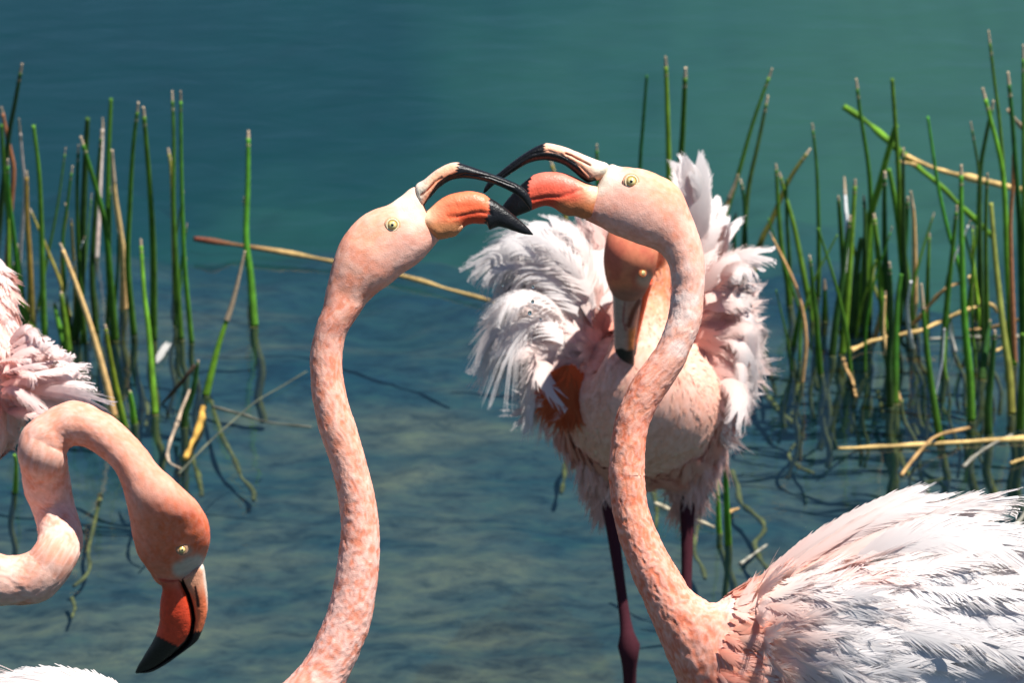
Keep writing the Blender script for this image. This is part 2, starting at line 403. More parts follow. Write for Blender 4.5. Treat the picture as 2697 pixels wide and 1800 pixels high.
deep_water_tint = ramp(n, l, am.outputs[0], [(0.05, (0.000, 0.029, 0.032)), (0.24, (0.000, 0.034, 0.034)), (0.40, (0.008, 0.054, 0.043)), (0.58, (0.024, 0.082, 0.058)), (0.95, (0.036, 0.098, 0.062))])  # teal of turbid water painted into the bed colour, bluer to the left
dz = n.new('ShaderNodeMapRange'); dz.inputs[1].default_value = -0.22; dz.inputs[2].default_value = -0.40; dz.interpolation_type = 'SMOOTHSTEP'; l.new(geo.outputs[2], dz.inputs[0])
l.new(mixrgb(n, l, dz.outputs[0], shallow, deep_water_tint), bs.inputs['Base Color']); l.new(bs.outputs[0], out.inputs[0])
bed = mb.build('lake_bed', m); tag(bed, 'shallow muddy lake bed dropping away, teal of deep water painted in', 'lake bed', kind='structure')

m, n, l = new_mat('lake_water')
out = n.new('ShaderNodeOutputMaterial'); tc = n.new('ShaderNodeTexCoord'); ob = tc.outputs['Object']
w1 = nodes_noise(n, l, mapping(n, l, ob, 1.0, 1.7, 1), 4.0, 3, 0.5, 0.4); w2 = nodes_noise(n, l, mapping(n, l, ob, 0.7, 1.6, 1), 19.0, 3, 0.5, 0.3)
ad = n.new('ShaderNodeMath'); ad.operation = 'MULTIPLY_ADD'; ad.inputs[1].default_value = 0.07; l.new(w2, ad.inputs[0]); l.new(w1, ad.inputs[2])
bp = n.new('ShaderNodeBump'); bp.inputs['Strength'].default_value = 0.5; bp.inputs['Distance'].default_value = 0.009; l.new(ad.outputs[0], bp.inputs['Height'])
fr = n.new('ShaderNodeFresnel'); fr.inputs['IOR'].default_value = 1.33; l.new(bp.outputs[0], fr.inputs['Normal'])
tr = n.new('ShaderNodeBsdfTransparent'); tr.inputs[0].default_value = (0.80, 0.93, 0.94, 1)
gl = n.new('ShaderNodeBsdfGlossy'); gl.inputs['Roughness'].default_value = 0.04; l.new(bp.outputs[0], gl.inputs['Normal'])
df = n.new('ShaderNodeBsdfDiffuse'); df.inputs[0].default_value = (0.012, 0.055, 0.075, 1); ms = n.new('ShaderNodeMixShader'); ms.inputs[0].default_value = 0.12; l.new(tr.outputs[0], ms.inputs[1]); l.new(df.outputs[0], ms.inputs[2])
mi = n.new('ShaderNodeMixShader'); l.new(fr.outputs[0], mi.inputs[0]); l.new(ms.outputs[0], mi.inputs[1]); l.new(gl.outputs[0], mi.inputs[2]); l.new(mi.outputs[0], out.inputs[0])
mb = MB(); mb.add([(-300, -300, 0), (300, -300, 0), (300, 400, 0), (-300, 400, 0)], [(0, 1, 2, 3)], (0.1, 0.2, 0.2))
water = mb.build('water', m, smooth=False); tag(water, 'calm teal lake water with faint ripples', 'water', kind='structure')

# ------------------------------------------------------------------ flamingos
C_SAL = lin(238, 158, 128); C_PEACH = lin(250, 190, 160); C_PINK = lin(250, 208, 196); C_PALE = lin(246, 222, 214)
C_WHITE = lin(242, 237, 235); C_LORE = lin(242, 232, 212); C_CORAL = lin(248, 118, 84); C_ORANGE = lin(240, 118, 70); C_BLACK = np.array([0.010, 0.010, 0.012])
def poly_dist(p, pl):
    d = np.full(len(p), 1e9)
    for a, b in zip(pl[:-1], pl[1:]):
        a = np.array(a[:2]); b = np.array(b[:2]); ab = b-a
        t = np.clip(((p-a)@ab)/(ab@ab), 0, 1); d = np.minimum(d, np.linalg.norm(p-a-t[:, None]*ab, axis=1))
    return d
def tube(mb, pts, rad, col, m=12):
    p = np.asarray(pts, float); r = np.asarray(rad, float); n = max(10, len(p)*6)
    q = crom(np.concatenate([p, r[:, None]], 1), n); c, rr = q[:, :3], np.maximum(q[:, 3], 1e-4)
    T = np.gradient(c, axis=0); T /= np.linalg.norm(T, axis=1)[:, None]+1e-12
    ref = np.array([0, 1.0, 0.03]) if abs(T[:, 1]).mean() < 0.8 else np.array([0, 0.0, 1.0])
    s = np.cross(T, ref); s /= np.linalg.norm(s, axis=1)[:, None]; u = np.cross(s, T)
    ph = np.linspace(0, 2*np.pi, m, endpoint=False)
    v = c[:, None]+rr[:, None, None]*(s[:, None]*np.cos(ph)[None, :, None]+u[:, None]*np.sin(ph)[None, :, None])
    i, j = np.meshgrid(np.arange(n-1), np.arange(m), indexing='ij'); j2 = (j+1) % m
    qd = np.stack([i*m+j, i*m+j2, (i+1)*m+j2, (i+1)*m+j], -1).reshape(-1, 4)
    k = np.arange(m); k2 = (k+1) % m; N = n*m
    qd = np.concatenate([qd, np.stack([np.full(m, N), k2, k, k], 1), np.stack([np.full(m, N+1), (n-1)*m+k, (n-1)*m+k2, (n-1)*m+k2], 1)])
    vv = np.concatenate([v.reshape(-1, 3), c[:1], c[-1:]])
    t = np.concatenate([np.repeat(np.linspace(0, 1, n), m), [0, 1]])
    cc = col(t) if callable(col) else col
    mb.add(vv, qd[:, ::-1], cc)
def sphere(mb, c, r, col, n=14, m=20, sq=(1, 1, 1)):
    th = np.linspace(0.001, np.pi-0.001, n); ph = np.linspace(0, 2*np.pi, m, endpoint=False)
    # poles towards the camera so that rings can be coloured
    d = np.sin(th)[:, None, None]*(AX[None, None]*np.cos(ph)[None, :, None]*sq[0]+AU[None, None]*np.sin(ph)[None, :, None]*sq[1])-AF*np.cos(th)[:, None, None]*sq[2]
    i, j = np.meshgrid(np.arange(n-1), np.arange(m), indexing='ij'); j2 = (j+1) % m
    q = np.stack([i*m+j, i*m+j2, (i+1)*m+j2, (i+1)*m+j], -1).reshape(-1, 4)
    cc = np.repeat(col(th)[:, None], m, 1).reshape(-1, 3) if callable(col) else col
    mb.add((c+d*r).reshape(-1, 3), q[:, ::-1], cc)
def sphere_at(c, r, nrm, mb, col, sq=1.0, n=16, m=24):
    """ball whose pole looks along nrm"""
    nrm = nrm/np.linalg.norm(nrm); a = np.cross(nrm, AU); a /= np.linalg.norm(a); b = np.cross(nrm, a)
    th = np.linspace(0.001, np.pi-0.001, n); ph = np.linspace(0, 2*np.pi, m, endpoint=False)
    d = np.sin(th)[:, None, None]*(a*np.cos(ph)[None, :, None]+b*np.sin(ph)[None, :, None])+nrm*np.cos(th)[:, None, None]*sq
    i, j = np.meshgrid(np.arange(n-1), np.arange(m), indexing='ij'); j2 = (j+1) % m
    q = np.stack([i*m+j, i*m+j2, (i+1)*m+j2, (i+1)*m+j], -1).reshape(-1, 4)
    cc = np.repeat(col(th)[:, None], m, 1).reshape(-1, 3) if callable(col) else col
    mb.add((c+d*r).reshape(-1, 3), q, cc)
def ring(mb, c, r, rt, nrm, col, k=28, m=10):
    nrm = nrm/np.linalg.norm(nrm); a = np.cross(nrm, AU); a /= np.linalg.norm(a); b = np.cross(nrm, a)
    ph = np.linspace(0, 2*np.pi, k, endpoint=False); th = np.linspace(0, 2*np.pi, m, endpoint=False)
    rad = a*np.cos(ph)[:, None]+b*np.sin(ph)[:, None]
    v = c+rad[:, None]*(r+rt*np.cos(th))[None, :, None]+nrm*(rt*0.8*np.sin(th))[None, :, None]
    i, j = np.meshgrid(np.arange(k), np.arange(m), indexing='ij'); i2, j2 = (i+1) % k, (j+1) % m
    mb.add(v.reshape(-1, 3), np.stack([i*m+j, i2*m+j, i2*m+j2, i*m+j2], -1).reshape(-1, 4), col)

def make_eye(root, verts, px, py, rpx, nrm=None, squash=1.0, skin=None):
    d = surf(verts, px, py, 9); r = rpx*d/FP
    nrm = -AF if nrm is None else nrm
    c = P(px, py, d)-nrm*(r*0.45)
    e = MB(); yel = lin(238, 218, 150); yel2 = lin(205, 168, 88); dark = lin(40, 30, 18)
    def ec(th):
        c = mixc(yel, yel2, sm(0.55, 0.8, th)); c = mixc(c, dark, sm(0.92, 1.02, th)); return c
    sphere_at(c, r, nrm, e, ec, 1.0, 28, 30)
    eo = e.build('eye', M_EYE, root)
    p = MB(); sphere_at(c+nrm*(r*0.86), r*0.31, nrm, p, (0.004, 0.004, 0.004), 0.6); p.build('pupil', M_EYE, eo)
    k = MB(); ring(k, c+nrm*(r*0.42), r*1.0, r*0.20, nrm, lin(245, 222, 180) if skin is None else skin); ring(k, c+nrm*(r*0.22), r*1.28, r*0.20, nrm, lin(238, 180, 145) if skin is None else skin*0.9)
    k.build('eyelid', M_SKIN, eo)
    return eo

def bill(root, name, st, colfn, n=190, m=72, expo=0.85, dis=0.0003, grooves=(), loc=None):
    s = Sweep(st, n, m, expo); s.displace(dis, 220)
    for pl, wd, dp in grooves:
        pr_ = proj(s.v.reshape(-1, 3)); g_ = np.exp(-(poly_dist(loc(pr_), pl)/wd)**2).reshape(s.t.shape); s.v = s.v-s.normals()*(g_*dp)[..., None]
    b = MB(); b.add(s.verts(), s.quads(), s.vcol(colfn))
    return b.build(name, M_BILL, root), s

def down(root, s, k, L, Wd, colfn, t0, t1, lift=0.3, curl=0.1, var=0.12, tipmix=0.45, tipc=C_PALE, name='neck_down', temps=T_TUFT, dens=None, seed=1, cl=0.0, yaw=0.3):
    rs = np.random.RandomState(seed)
    pos, nn, fl, t = s.sample(k, t0, t1, rs, dens)
    pr = proj(pos); c = colfn(pr, t, np.zeros(k), pos)
    v = 1+rs.randn(k, 1)*var+(fbm(pos, 90, 2)[:, None]-0.5)*cl*2; base = np.clip(c*v, 0, 0.92)
    tm = np.clip(tipmix+rs.randn(k)*0.3, 0, 1); tip = np.clip(mixc(c*v, tipc, tm), 0, 0.9)
    Ls = (L(t) if callable(L) else L)*(1+rs.randn(k)*0.2); Ws = Ls*Wd
    li = lift(t) if callable(lift) else np.full(k, lift)
    mbd = MB(); scatter(mbd, temps, pos, nn, fl, np.maximum(Ls, 0.002), np.maximum(Ws, 0.001), base, tip, li, curl, rs, yaw, soft=0.9)
    o = mbd.build(name, M_FUZZ, root); tag(o, kind='stuff'); return o

def pairs(fn, lst): return [q for q in [tuple(fn([(a, b)])[0])+tuple(fn([(c, d)])[0]) for a, b, c, d in lst]]
def st_of(pr, depth, ratio):
    """pairs -> stations; depth and ratio: number or list of (fraction, value)"""
    n = len(pr); out = []
    for k, (ax, ay, bx, by) in enumerate(pr):
        f = k/(n-1)
        d = depth if not isinstance(depth, list) else np.interp(f, [q[0] for q in depth], [q[1] for q in depth])
        r = ratio if not isinstance(ratio, list) else np.interp(f, [q[0] for q in ratio], [q[1] for q in ratio])
        out.append((ax, ay, bx, by, d, 0.5*math.hypot(ax-bx, ay-by)*r))
    return out
def legs(mb, hips, knees, feet, col=lin(72, 36, 44), r=(0.012, 0.0085, 0.0085, 0.016, 0.009, 0.008)):
    for h, k, f in zip(hips, knees, feet):
        tube(mb, [h, h*0.6+k*0.4, h*0.15+k*0.85, k, k*0.85+f*0.15, f], r, col, 14)
        for a in (-0.5, 0.0, 0.5):
            tip = f+np.array([math.sin(a)*0.09, -math.cos(a)*0.09, -0.008])
            tube(mb, [f+np.array([0, 0, 0.004]), (f+tip)/2+np.array([0, 0, 0.004]), tip], (0.008, 0.006, 0.003), col, 8)

FEATHERS = {}
def add_feathers(parent, specs, mat=M_FEATHER):
    for v, q, c, nr in specs:
        b = MB(); b.add(v, q, c, nr); o = b.build('feather', mat, parent, origin=v.mean(0))
def skin_depth(q, px, py, r=22):
    k = (q[:, 0]-px)**2+(q[:, 1]-py)**2 < r*r
    return q[k, 2].min() if k.any() else None
def fan(guides, per, d0, d1, wid, temps, cb, ct, rs, jit=10, roll=0.2, wj=0.2, dj=0.02, cupv=0.0, sv=None, hug=0.012):
    """feathers interpolated between neighbouring traced guides: (bx,by,mx,my,tx,ty) in photo pixels"""
    out = []; G = np.array(guides, float)
    for k in range(len(G)-1):
        for a in np.linspace(0, 1, per, endpoint=False):
            a = a+rs.rand()*0.8/per; g = G[k]*(1-a)+G[k+1]*a+rs.randn(6)*jit*np.array([.5, .5, .8, .8, 1, 1])
            sh = 0.84 if (temps[0] is T_PLUME[0] or temps[0] is T_WISP[0]) else 0.95
            g[2:4] = g[:2]+(g[2:4]-g[:2])*(0.5+sh*0.5); g[4:] = g[:2]+(g[4:]-g[:2])*sh
            db = d0+rs.randn()*dj; dt = d1+rs.randn()*dj*2
            dm = (db+dt)/2-0.012
            if sv is not None:
                a0, a1, a2 = skin_depth(sv, g[0], g[1]), skin_depth(sv, g[2], g[3]), skin_depth(sv, g[4], g[5])
                if a0 is not None: db = a0+0.006
                if a1 is not None: dm = a1-hug*(0.5+rs.rand())
                else: dm = min(dm, db-0.004)
                dt = a2-hug*(0.6+rs.rand()) if a2 is not None else dm-0.004+rs.randn()*0.012
            base, mid, tip = P(g[0], g[1], db), P(g[2], g[3], dm), P(g[4], g[5], dt)
            w = wid*(1+rs.randn()*wj)*db/FP; v = 1-abs(rs.randn())*0.05
            f = rs.rand(); cbb = np.asarray(cb)*(1-f*0.25)+C_PEACH*f*0.25
            out.append(long_feather(base, mid, tip, w, rs.randn()*roll, temps[rs.randint(len(temps))], cbb*v, np.asarray(ct)*v, cup=cupv))
    return out

def blob(q, c, r, soft=0.5):
    d = np.hypot(q[:, 0]-c[0], (q[:, 1]-c[1])); return 1-sm(r*(1-soft), r*(1+soft), d)
def local(fnx0, fny0, s): return lambda p: np.stack([(p[:, 0]-fnx0)*s, (p[:, 1]-fny0)*s], 1)
z1, z2, z3, z4, z5, zc = local(780, 350, 3.136), local(1240, 340, 3.136), local(0, 1000, 1.96), local(1240, 400, 1.6675), local(1600, 1250, 2.142), local(1500, 600, 3.92)
def mottle(pos, c0, c1, s=75, lo=0.38, hi=0.62): return mixc(c0, c1, sm(lo, hi, fbm(pos, s, 2)))

# ---------------- flamingo with raised head at the centre, bill open
def flamingo_centre():
    D = 5.0
    root = empty('flamingo', P(200, 2050, D)*np.array([1, 1, 0]))
    tag(root, 'salmon pink flamingo at centre stretching its neck up, open bill crossing over the other bill', 'flamingo', 'flamingos')
    head = pairs(Z1, [(1040, 560, 1085, 690), (990, 448, 1140, 800), (860, 528, 1182, 872), (760, 592, 1165, 905), (640, 635, 1110, 970), (530, 700, 1040, 1045), (440, 790, 970, 1105),
                      (370, 890, 880, 1165), (320, 1010, 780, 1250), (290, 1120, 680, 1320), (250, 1290, 590, 1400)])
    neck = pairs(ZN, [(705, 15, 872, 20), (680, 80, 835, 75), (662, 160, 800, 140), (653, 240, 786, 220), (657, 330, 793, 320), (668, 420, 812, 415), (684, 505, 842, 505), (712, 590, 868, 590), (745, 690, 893, 685),
                      (768, 790, 918, 785), (779, 880, 935, 885), (778, 980, 940, 985), (766, 1080, 937, 1100), (750, 1180, 924, 1205), (725, 1270, 905, 1310), (690, 1360, 880, 1390), (650, 1440, 853, 1460), (600, 1510, 822, 1525), (540, 1568, 795, 1585)])
    body = pairs(PX, [(690, 1838, 880, 1880), (630, 1870, 850, 1970), (560, 1885, 790, 2070), (470, 1880, 690, 2170), (370, 1880, 560, 2260), (250, 1855, 380, 2330), (110, 1840, 180, 2350), (-40, 1840, -40, 2330), (-200, 1830, -250, 2260), (-360, 1880, -420, 2150), (-520, 1950, -560, 2030)])
    pr = head+neck+body
    st = []
    nh, nn_ = len(head), len(neck)
    for k, p in enumerate(st_of(pr, D, 1.0)):
        r = float(np.interp(k, [0, 1, 2, 4, nh-5, nh+1, nh+nn_-2, nh+nn_+4, 60], [0.25, 0.37, 0.48, 0.61, 0.64, 1.0, 1.0, 0.8, 0.8]))
        st.append(p[:5]+(p[5]*r,))
    s = Sweep(st, 760, 112)
    s.displace(np.where(s.t < 0.42, 0.0009, 0.0013), 45); s.pebble(0.00022+0.0004*sm(0.06, 0.2, s.t)+0.00045*sm(0.22, 0.5, s.t), 0.0055, 0.0031); s.peb = 0.5+(s.peb-0.5)*(0.4+0.6*sm(0.06, 0.2, s.t))
    th = (nh-1)/(len(pr)-1)
    def col(p, t, cs, pos):
        q = z1(p)
        c = mottle(pos, lin(240, 157, 128), lin(248, 184, 159), 120, 0.34, 0.64)
        lower = sm(1100, 1650, p[:, 1]); c = mixc(c, mottle(pos, lin(243, 164, 138), lin(249, 198, 182), 120), lower)
        hd = 1-sm(1150, 1500, q[:, 1]+0.4*q[:, 0]*0)
        face = mottle(pos, lin(244, 166, 136), lin(249, 192, 168), 70)
        c = mixc(c, face, hd*0.85)
        c = mixc(c, lin(248, 172, 132), 0.75*blob(q, (640, 790), 190, 0.6)*hd)
        c = mixc(c, lin(250, 196, 170), 0.6*blob(q, (560, 700), 150, 0.6)*hd)
        c = mixc(c, lin(249, 198, 182), 0.5*blob(q, (900, 960), 230, 0.7)*hd)
        w = np.maximum.reduce([blob(q, (935, 570), 100, 0.8), blob(q, (985, 680), 85, 0.8), blob(q, (890, 670), 50, 0.8), blob(q, (850, 560), 60, 0.7)])
        c = mixc(c, C_LORE, w)
        return mixc(c, C_PALE, sm(300, 100, p[:, 0])*sm(1700, 1800, p[:, 1]))
    b = MB(); b.add(s.verts(), s.quads(), s.vcol(col))
    hip = [P(60, 2330, D-0.05), P(0, 2330, D+0.06)]
    ft = [np.array([h[0]+0.02, h[1]+0.02*k, -0.16]) for k, h in enumerate(hip)]
    legs(b, hip, [0.5*(h+f)+np.array([-0.03, 0.0, 0.02]) for h, f in zip(hip, ft)], ft)
    body_o = b.build('body', M_SKIN, root)
    hv = s.v[:270].reshape(-1, 3)
    up_band = Z1([(1050, 660), (1085, 592), (1140, 508), (1210, 425), (1290, 365), (1380, 335), (1480, 330), (1600, 350)])
    nost = Z1([(1030, 515), (1085, 470), (1140, 415), (1200, 375), (1280, 335)])
    inner = [(1055, 645), (1072, 598), (1128, 520), (1195, 445), (1280, 392), (1380, 375), (1480, 384), (1580, 408)]
    def ucol(p, t, cs, pos):
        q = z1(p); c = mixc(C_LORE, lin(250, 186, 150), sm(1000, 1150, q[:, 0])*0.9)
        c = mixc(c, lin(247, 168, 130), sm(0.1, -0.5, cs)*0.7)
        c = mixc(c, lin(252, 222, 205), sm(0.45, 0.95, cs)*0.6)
        c = mixc(c, lin(150, 62, 30), 1-sm(4, 11, poly_dist(q, [(1030, 515), (1085, 470), (1140, 410)])))
        c = mixc(c, lin(222, 130, 92), 0.7*(1-sm(4, 12, poly_dist(q, [(1140, 410), (1200, 372), (1300, 330), (1370, 305)]))))
        k = 1-sm(46, 54, poly_dist(q, inner)+sm(1220, 1060, q[:, 0])*26)
        k = np.maximum(k, sm(1330, 1352, q[:, 0]+0.35*(q[:, 1]-250)+12*np.sin(q[:, 1]*0.25)))
        return mixc(c, C_BLACK, k)
    up = pairs(Z1, [(1000, 560, 1040, 630), (985, 440, 1052, 655), (1060, 385, 1072, 598), (1150, 312, 1128, 520), (1240, 262, 1195, 445), (1320, 243, 1280, 392), (1400, 263, 1380, 375), (1500, 298, 1480, 384), (1600, 332, 1580, 408), (1700, 368, 1680, 442), (1800, 410, 1775, 487),
                    (1870, 450, 1835, 525), (1920, 505, 1880, 570), (1945, 570, 1915, 610), (1950, 625, 1936, 640)])
    wpx = [6, 26, 33, 32, 32, 31, 30, 28, 26, 24, 22, 19, 15, 9, 3]
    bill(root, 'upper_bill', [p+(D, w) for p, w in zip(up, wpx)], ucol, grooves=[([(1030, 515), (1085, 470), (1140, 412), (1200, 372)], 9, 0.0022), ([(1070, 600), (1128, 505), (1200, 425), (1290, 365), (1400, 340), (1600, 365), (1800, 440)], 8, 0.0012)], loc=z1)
    low = pairs(Z1, [(1015, 690, 1120, 860), (1060, 662, 1180, 882), (1100, 625, 1260, 868), (1160, 570, 1322, 850), (1230, 522, 1368, 800), (1300, 498, 1410, 765), (1380, 483, 1460, 752), (1460, 483, 1520, 752), (1540, 502, 1572, 757), (1585, 528, 1596, 800), (1620, 548, 1640, 786), (1660, 572, 1675, 776),
                     (1730, 622, 1740, 790), (1800, 680, 1800, 812), (1870, 742, 1870, 834), (1920, 790, 1915, 842), (1957, 838, 1953, 844)])
    lw = [32, 38, 38, 37, 36, 35, 34, 33, 31, 29, 28, 26, 23, 18, 12, 7, 2]
    def lcol(p, t, cs, pos):
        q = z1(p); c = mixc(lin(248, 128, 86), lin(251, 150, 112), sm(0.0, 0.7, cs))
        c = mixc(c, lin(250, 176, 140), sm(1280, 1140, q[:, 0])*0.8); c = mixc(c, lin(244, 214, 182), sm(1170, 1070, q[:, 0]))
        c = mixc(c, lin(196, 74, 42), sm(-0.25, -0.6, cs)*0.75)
        c = mixc(c, lin(214, 150, 104), sm(1400, 1330, q[:, 0])*sm(690, 780, q[:, 1]))
        c = mixc(c, lin(170, 52, 26), 0.75*(1-sm(3, 14, poly_dist(q, [(1330, 690), (1440, 668), (1520, 655), (1600, 668)]))))
        edge = 1592+8*np.sin(q[:, 1]*0.21)-sm(660, 720, q[:, 1])*32
        k = sm(-5, 6, q[:, 0]-edge)
        k = np.maximum(k, sm(0.955, 0.985, cs)*sm(1420, 1360, q[:, 0]))
        return mixc(c, C_BLACK, k)
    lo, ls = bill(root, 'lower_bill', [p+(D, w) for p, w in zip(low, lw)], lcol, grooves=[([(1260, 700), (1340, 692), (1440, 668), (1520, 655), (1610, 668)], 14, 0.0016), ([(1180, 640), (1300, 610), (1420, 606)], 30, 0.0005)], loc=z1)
    cp = pairs(Z1, [(1110, 720, 1110, 780), (1180, 735, 1170, 805), (1260, 738, 1260, 822), (1330, 740, 1330, 826), (1368, 755, 1362, 812), (1378, 775, 1376, 790)])
    bill(root, 'chin_pad', [p+(D-0.0068, 8) for p in cp], lambda p, t, cs, pos: mixc(lin(206, 150, 112), lin(226, 180, 142), sm(-0.5, 0.6, cs)), 40, 24)
    make_eye(root, hv, 780+795/3.136, 350+762/3.136, 15)
    # back: white wing feathers showing at the lower edge of the photograph
    rs = np.random.RandomState(5); mbp = MB()
    pos, nn, fl, t = s.sample(900, 0.6, 0.98, rs); k = len(pos)
    c = mixc(C_PINK, C_WHITE, rs.rand(k)); L = 0.045*(1+rs.randn(k)*0.2)
    scatter(mbp, T_BODY, pos, nn, fl, L, L*0.32, c, mixc(c, C_WHITE, np.full(k, 0.6)), np.full(k, 0.16), 0.12, rs, 0.25)
    w = mbp.build('wing', M_PLUMAGE, root); tag(w, kind='stuff')
    sva = proj(s.v[230:].reshape(-1, 3)); sva = sva[sva[:, 2] < 5.02]
    g = [(420, 1880, 280, 1800, 60, 1772), (380, 1860, 240, 1782, 20, 1775), (330, 1835, 160, 1768, -80, 1785), (300, 1830, 120, 1775, -180, 1810), (250, 1850, 60, 1800, -300, 1860), (260, 1900, 60, 1850, -380, 1920), (280, 1960, 40, 1920, -420, 2000), (300, 2020, 40, 2000, -420, 2080)]
    g = [(a, b+36, c, d+36, e, f+36) for a, b, c, d, e, f in g]
    add_feathers(w, fan(g, 3, D-0.06, D-0.03, 80, T_LONG, C_WHITE, C_WHITE, rs, 8, 0.12, sv=None))
    return root
flamingo_centre()

# ---------------- flamingo on the right, facing it
def flamingo_right():
    D = 5.06
    root = empty('flamingo', P(2350, 1800, D)*np.array([1, 1, 0]))
    tag(root, 'salmon pink flamingo with white wing plumes on the right, open bill raised, facing the centre', 'flamingo', 'flamingos')
    head = pairs(Z2, [(1075, 400, 1005, 560), (1150, 298, 948, 730), (1225, 309, 975, 762), (1330, 318, 1020, 785), (1440, 338, 1085, 818), (1550, 380, 1150, 858), (1640, 425, 1220, 888), (1720, 490, 1290, 915), (1770, 580, 1370, 945), (1810, 680, 1450, 968), (1850, 780, 1530, 1000),
                      (1885, 880, 1590, 1050), (1912, 990, 1635, 1130), (1930, 1100, 1655, 1220), (1936, 1250, 1665, 1320)])
    neck = pairs(Z4, [(1024, 640, 880, 640), (1018, 700, 872, 705), (1003, 775, 850, 775), (975, 850, 820, 848), (940, 930, 775, 915), (900, 1000, 735, 965), (860, 1060, 700, 1020), (820, 1120, 668, 1085), (790, 1185, 640, 1150), (772, 1250, 625, 1220), (765, 1330, 613, 1300), (765, 1420, 606, 1400)])
    neck += pairs(Z5, [(211, 10, 7, 20), (216, 80, 13, 90), (224, 160, 22, 170), (247, 245, 40, 265), (282, 335, 68, 370), (332, 435, 100, 470), (392, 535, 142, 585), (460, 640, 200, 712), (520, 690, 250, 830)])
    body = pairs(Z5, [(580, 722, 300, 945), (640, 718, 350, 1060), (700, 690, 430, 1220), (800, 640, 560, 1400), (950, 580, 800, 1600), (1150, 520, 1150, 1720), (1450, 500, 1500, 1720), (1750, 540, 1800, 1640), (2050, 640, 2100, 1450), (2350, 780, 2350, 1230), (2620, 900, 2620, 1060)])
    pr = head+neck+body; st = []; nh, nn_ = len(head), len(neck)
    for k, p in enumerate(st_of(pr, D, 1.0)):
        r = float(np.interp(k, [0, 1, 2, 4, nh-8, nh-2, nh+nn_-1, nh+nn_+4, 60], [0.25, 0.36, 0.46, 0.59, 0.62, 1.0, 1.0, 0.66, 0.60]))
        dd = D+0.05*sm(nh+nn_, len(pr), k)
        st.append(p[:4]+(dd, p[5]*r))
    s = Sweep(st, 800, 116)
    s.displace(np.where(s.t < 0.55, 0.0009, 0.0025), 45); s.pebble(0.00022+0.0005*sm(0.08, 0.2, s.t)+0.0004*sm(0.3, 0.6, s.t), 0.0055, 0.0031); s.peb = 0.5+(s.peb-0.5)*(0.4+0.6*sm(0.08, 0.2, s.t))
    def col(p, t, cs, pos):
        q = z2(p); r = z5(p)
        c = mottle(pos, lin(235, 142, 109), lin(245, 171, 142), 120, 0.34, 0.64)
        c = mixc(c, mottle(pos, lin(238, 148, 118), lin(246, 172, 146), 110), sm(100, 700, r[:, 1]))
        bodyc = mottle(pos, lin(249, 190, 168), lin(252, 222, 210), 60)
        c = mixc(c, bodyc, sm(430, 800, r[:, 0]-0.25*(r[:, 1]-700)))
        c = mixc(c, C_WHITE, sm(900, 1400, r[:, 0]))
        hd = sm(1080, 820, q[:, 1]-0.25*(q[:, 0]-1500))*sm(900, 500, r[:, 1]+2000*0)
        face = mottle(pos, lin(243, 162, 132), lin(248, 188, 164), 70)
        c = mixc(c, face, hd*0.85)
        c = mixc(c, lin(249, 178, 138), 0.8*blob(q, (1560, 470), 190, 0.6)*hd)
        c = mixc(c, lin(249, 194, 178), 0.5*blob(q, (1350, 640), 240, 0.7)*hd)
        c = mixc(c, C_LORE, np.maximum.reduce([blob(q, (1120, 390), 110, 0.8), blob(q, (1190, 400), 65, 0.9), blob(q, (1060, 480), 60, 0.8), blob(q, (1190, 330), 50, 0.8)]))
        return c
    b = MB(); b.add(s.verts(), s.quads(), s.vcol(col))
    hip = [P(2330, 2030, D-0.04), P(2380, 2030, D+0.08)]
    ft = [np.array([h[0]-0.02, h[1]+0.02*k, -0.16]) for k, h in enumerate(hip)]
    legs(b, hip, [0.5*(h+f)+np.array([0.03, 0, 0.02]) for h, f in zip(hip, ft)], ft)
    b.build('body', M_SKIN, root)
    hv = s.v[:270].reshape(-1, 3)
    inner = [(1012, 425), (965, 440), (905, 403), (850, 355), (775, 300), (680, 266), (580, 258), (480, 281)]
    def ucol(p, t, cs, pos):
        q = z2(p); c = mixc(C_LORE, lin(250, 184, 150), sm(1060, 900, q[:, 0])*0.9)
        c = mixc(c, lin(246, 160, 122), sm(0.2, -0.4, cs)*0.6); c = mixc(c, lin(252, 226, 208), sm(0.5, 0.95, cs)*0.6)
        c = mixc(c, lin(140, 52, 24), 1-sm(4, 11, poly_dist(q, [(785, 203), (830, 218), (880, 245), (940, 275), (985, 298)])))
        k = 1-sm(66, 76, poly_dist(q, inner)+sm(850, 1010, q[:, 0])*44)
        k = np.maximum(k, sm(618, 600, q[:, 0]+8*np.sin(q[:, 1]*0.3)))
        return mixc(c, C_BLACK, k)
    up = pairs(Z2, [(1150, 345, 1090, 415), (1130, 287, 1012, 432), (1050, 258, 965, 440), (960, 223, 905, 403), (870, 185, 850, 355), (780, 150, 775, 300), (700, 128, 680, 266), (615, 117, 580, 258), (530, 148, 480, 281), (430, 208, 385, 333), (330, 280, 285, 400), (235, 357, 205, 452), (160, 415, 158, 492), (120, 470, 130, 518), (100, 520, 112, 530)])
    wpx = [14, 32, 35, 33, 32, 31, 30, 30, 28, 25, 22, 18, 13, 8, 3]
    bill(root, 'upper_bill', [p+(D, w) for p, w in zip(up, wpx)], ucol, grooves=[([(785, 203), (830, 218), (880, 245), (940, 275), (985, 298)], 9, 0.0022), ([(990, 390), (900, 305), (820, 255), (740, 208), (640, 180), (500, 205), (380, 280), (240, 395)], 8, 0.0012)], loc=z2)
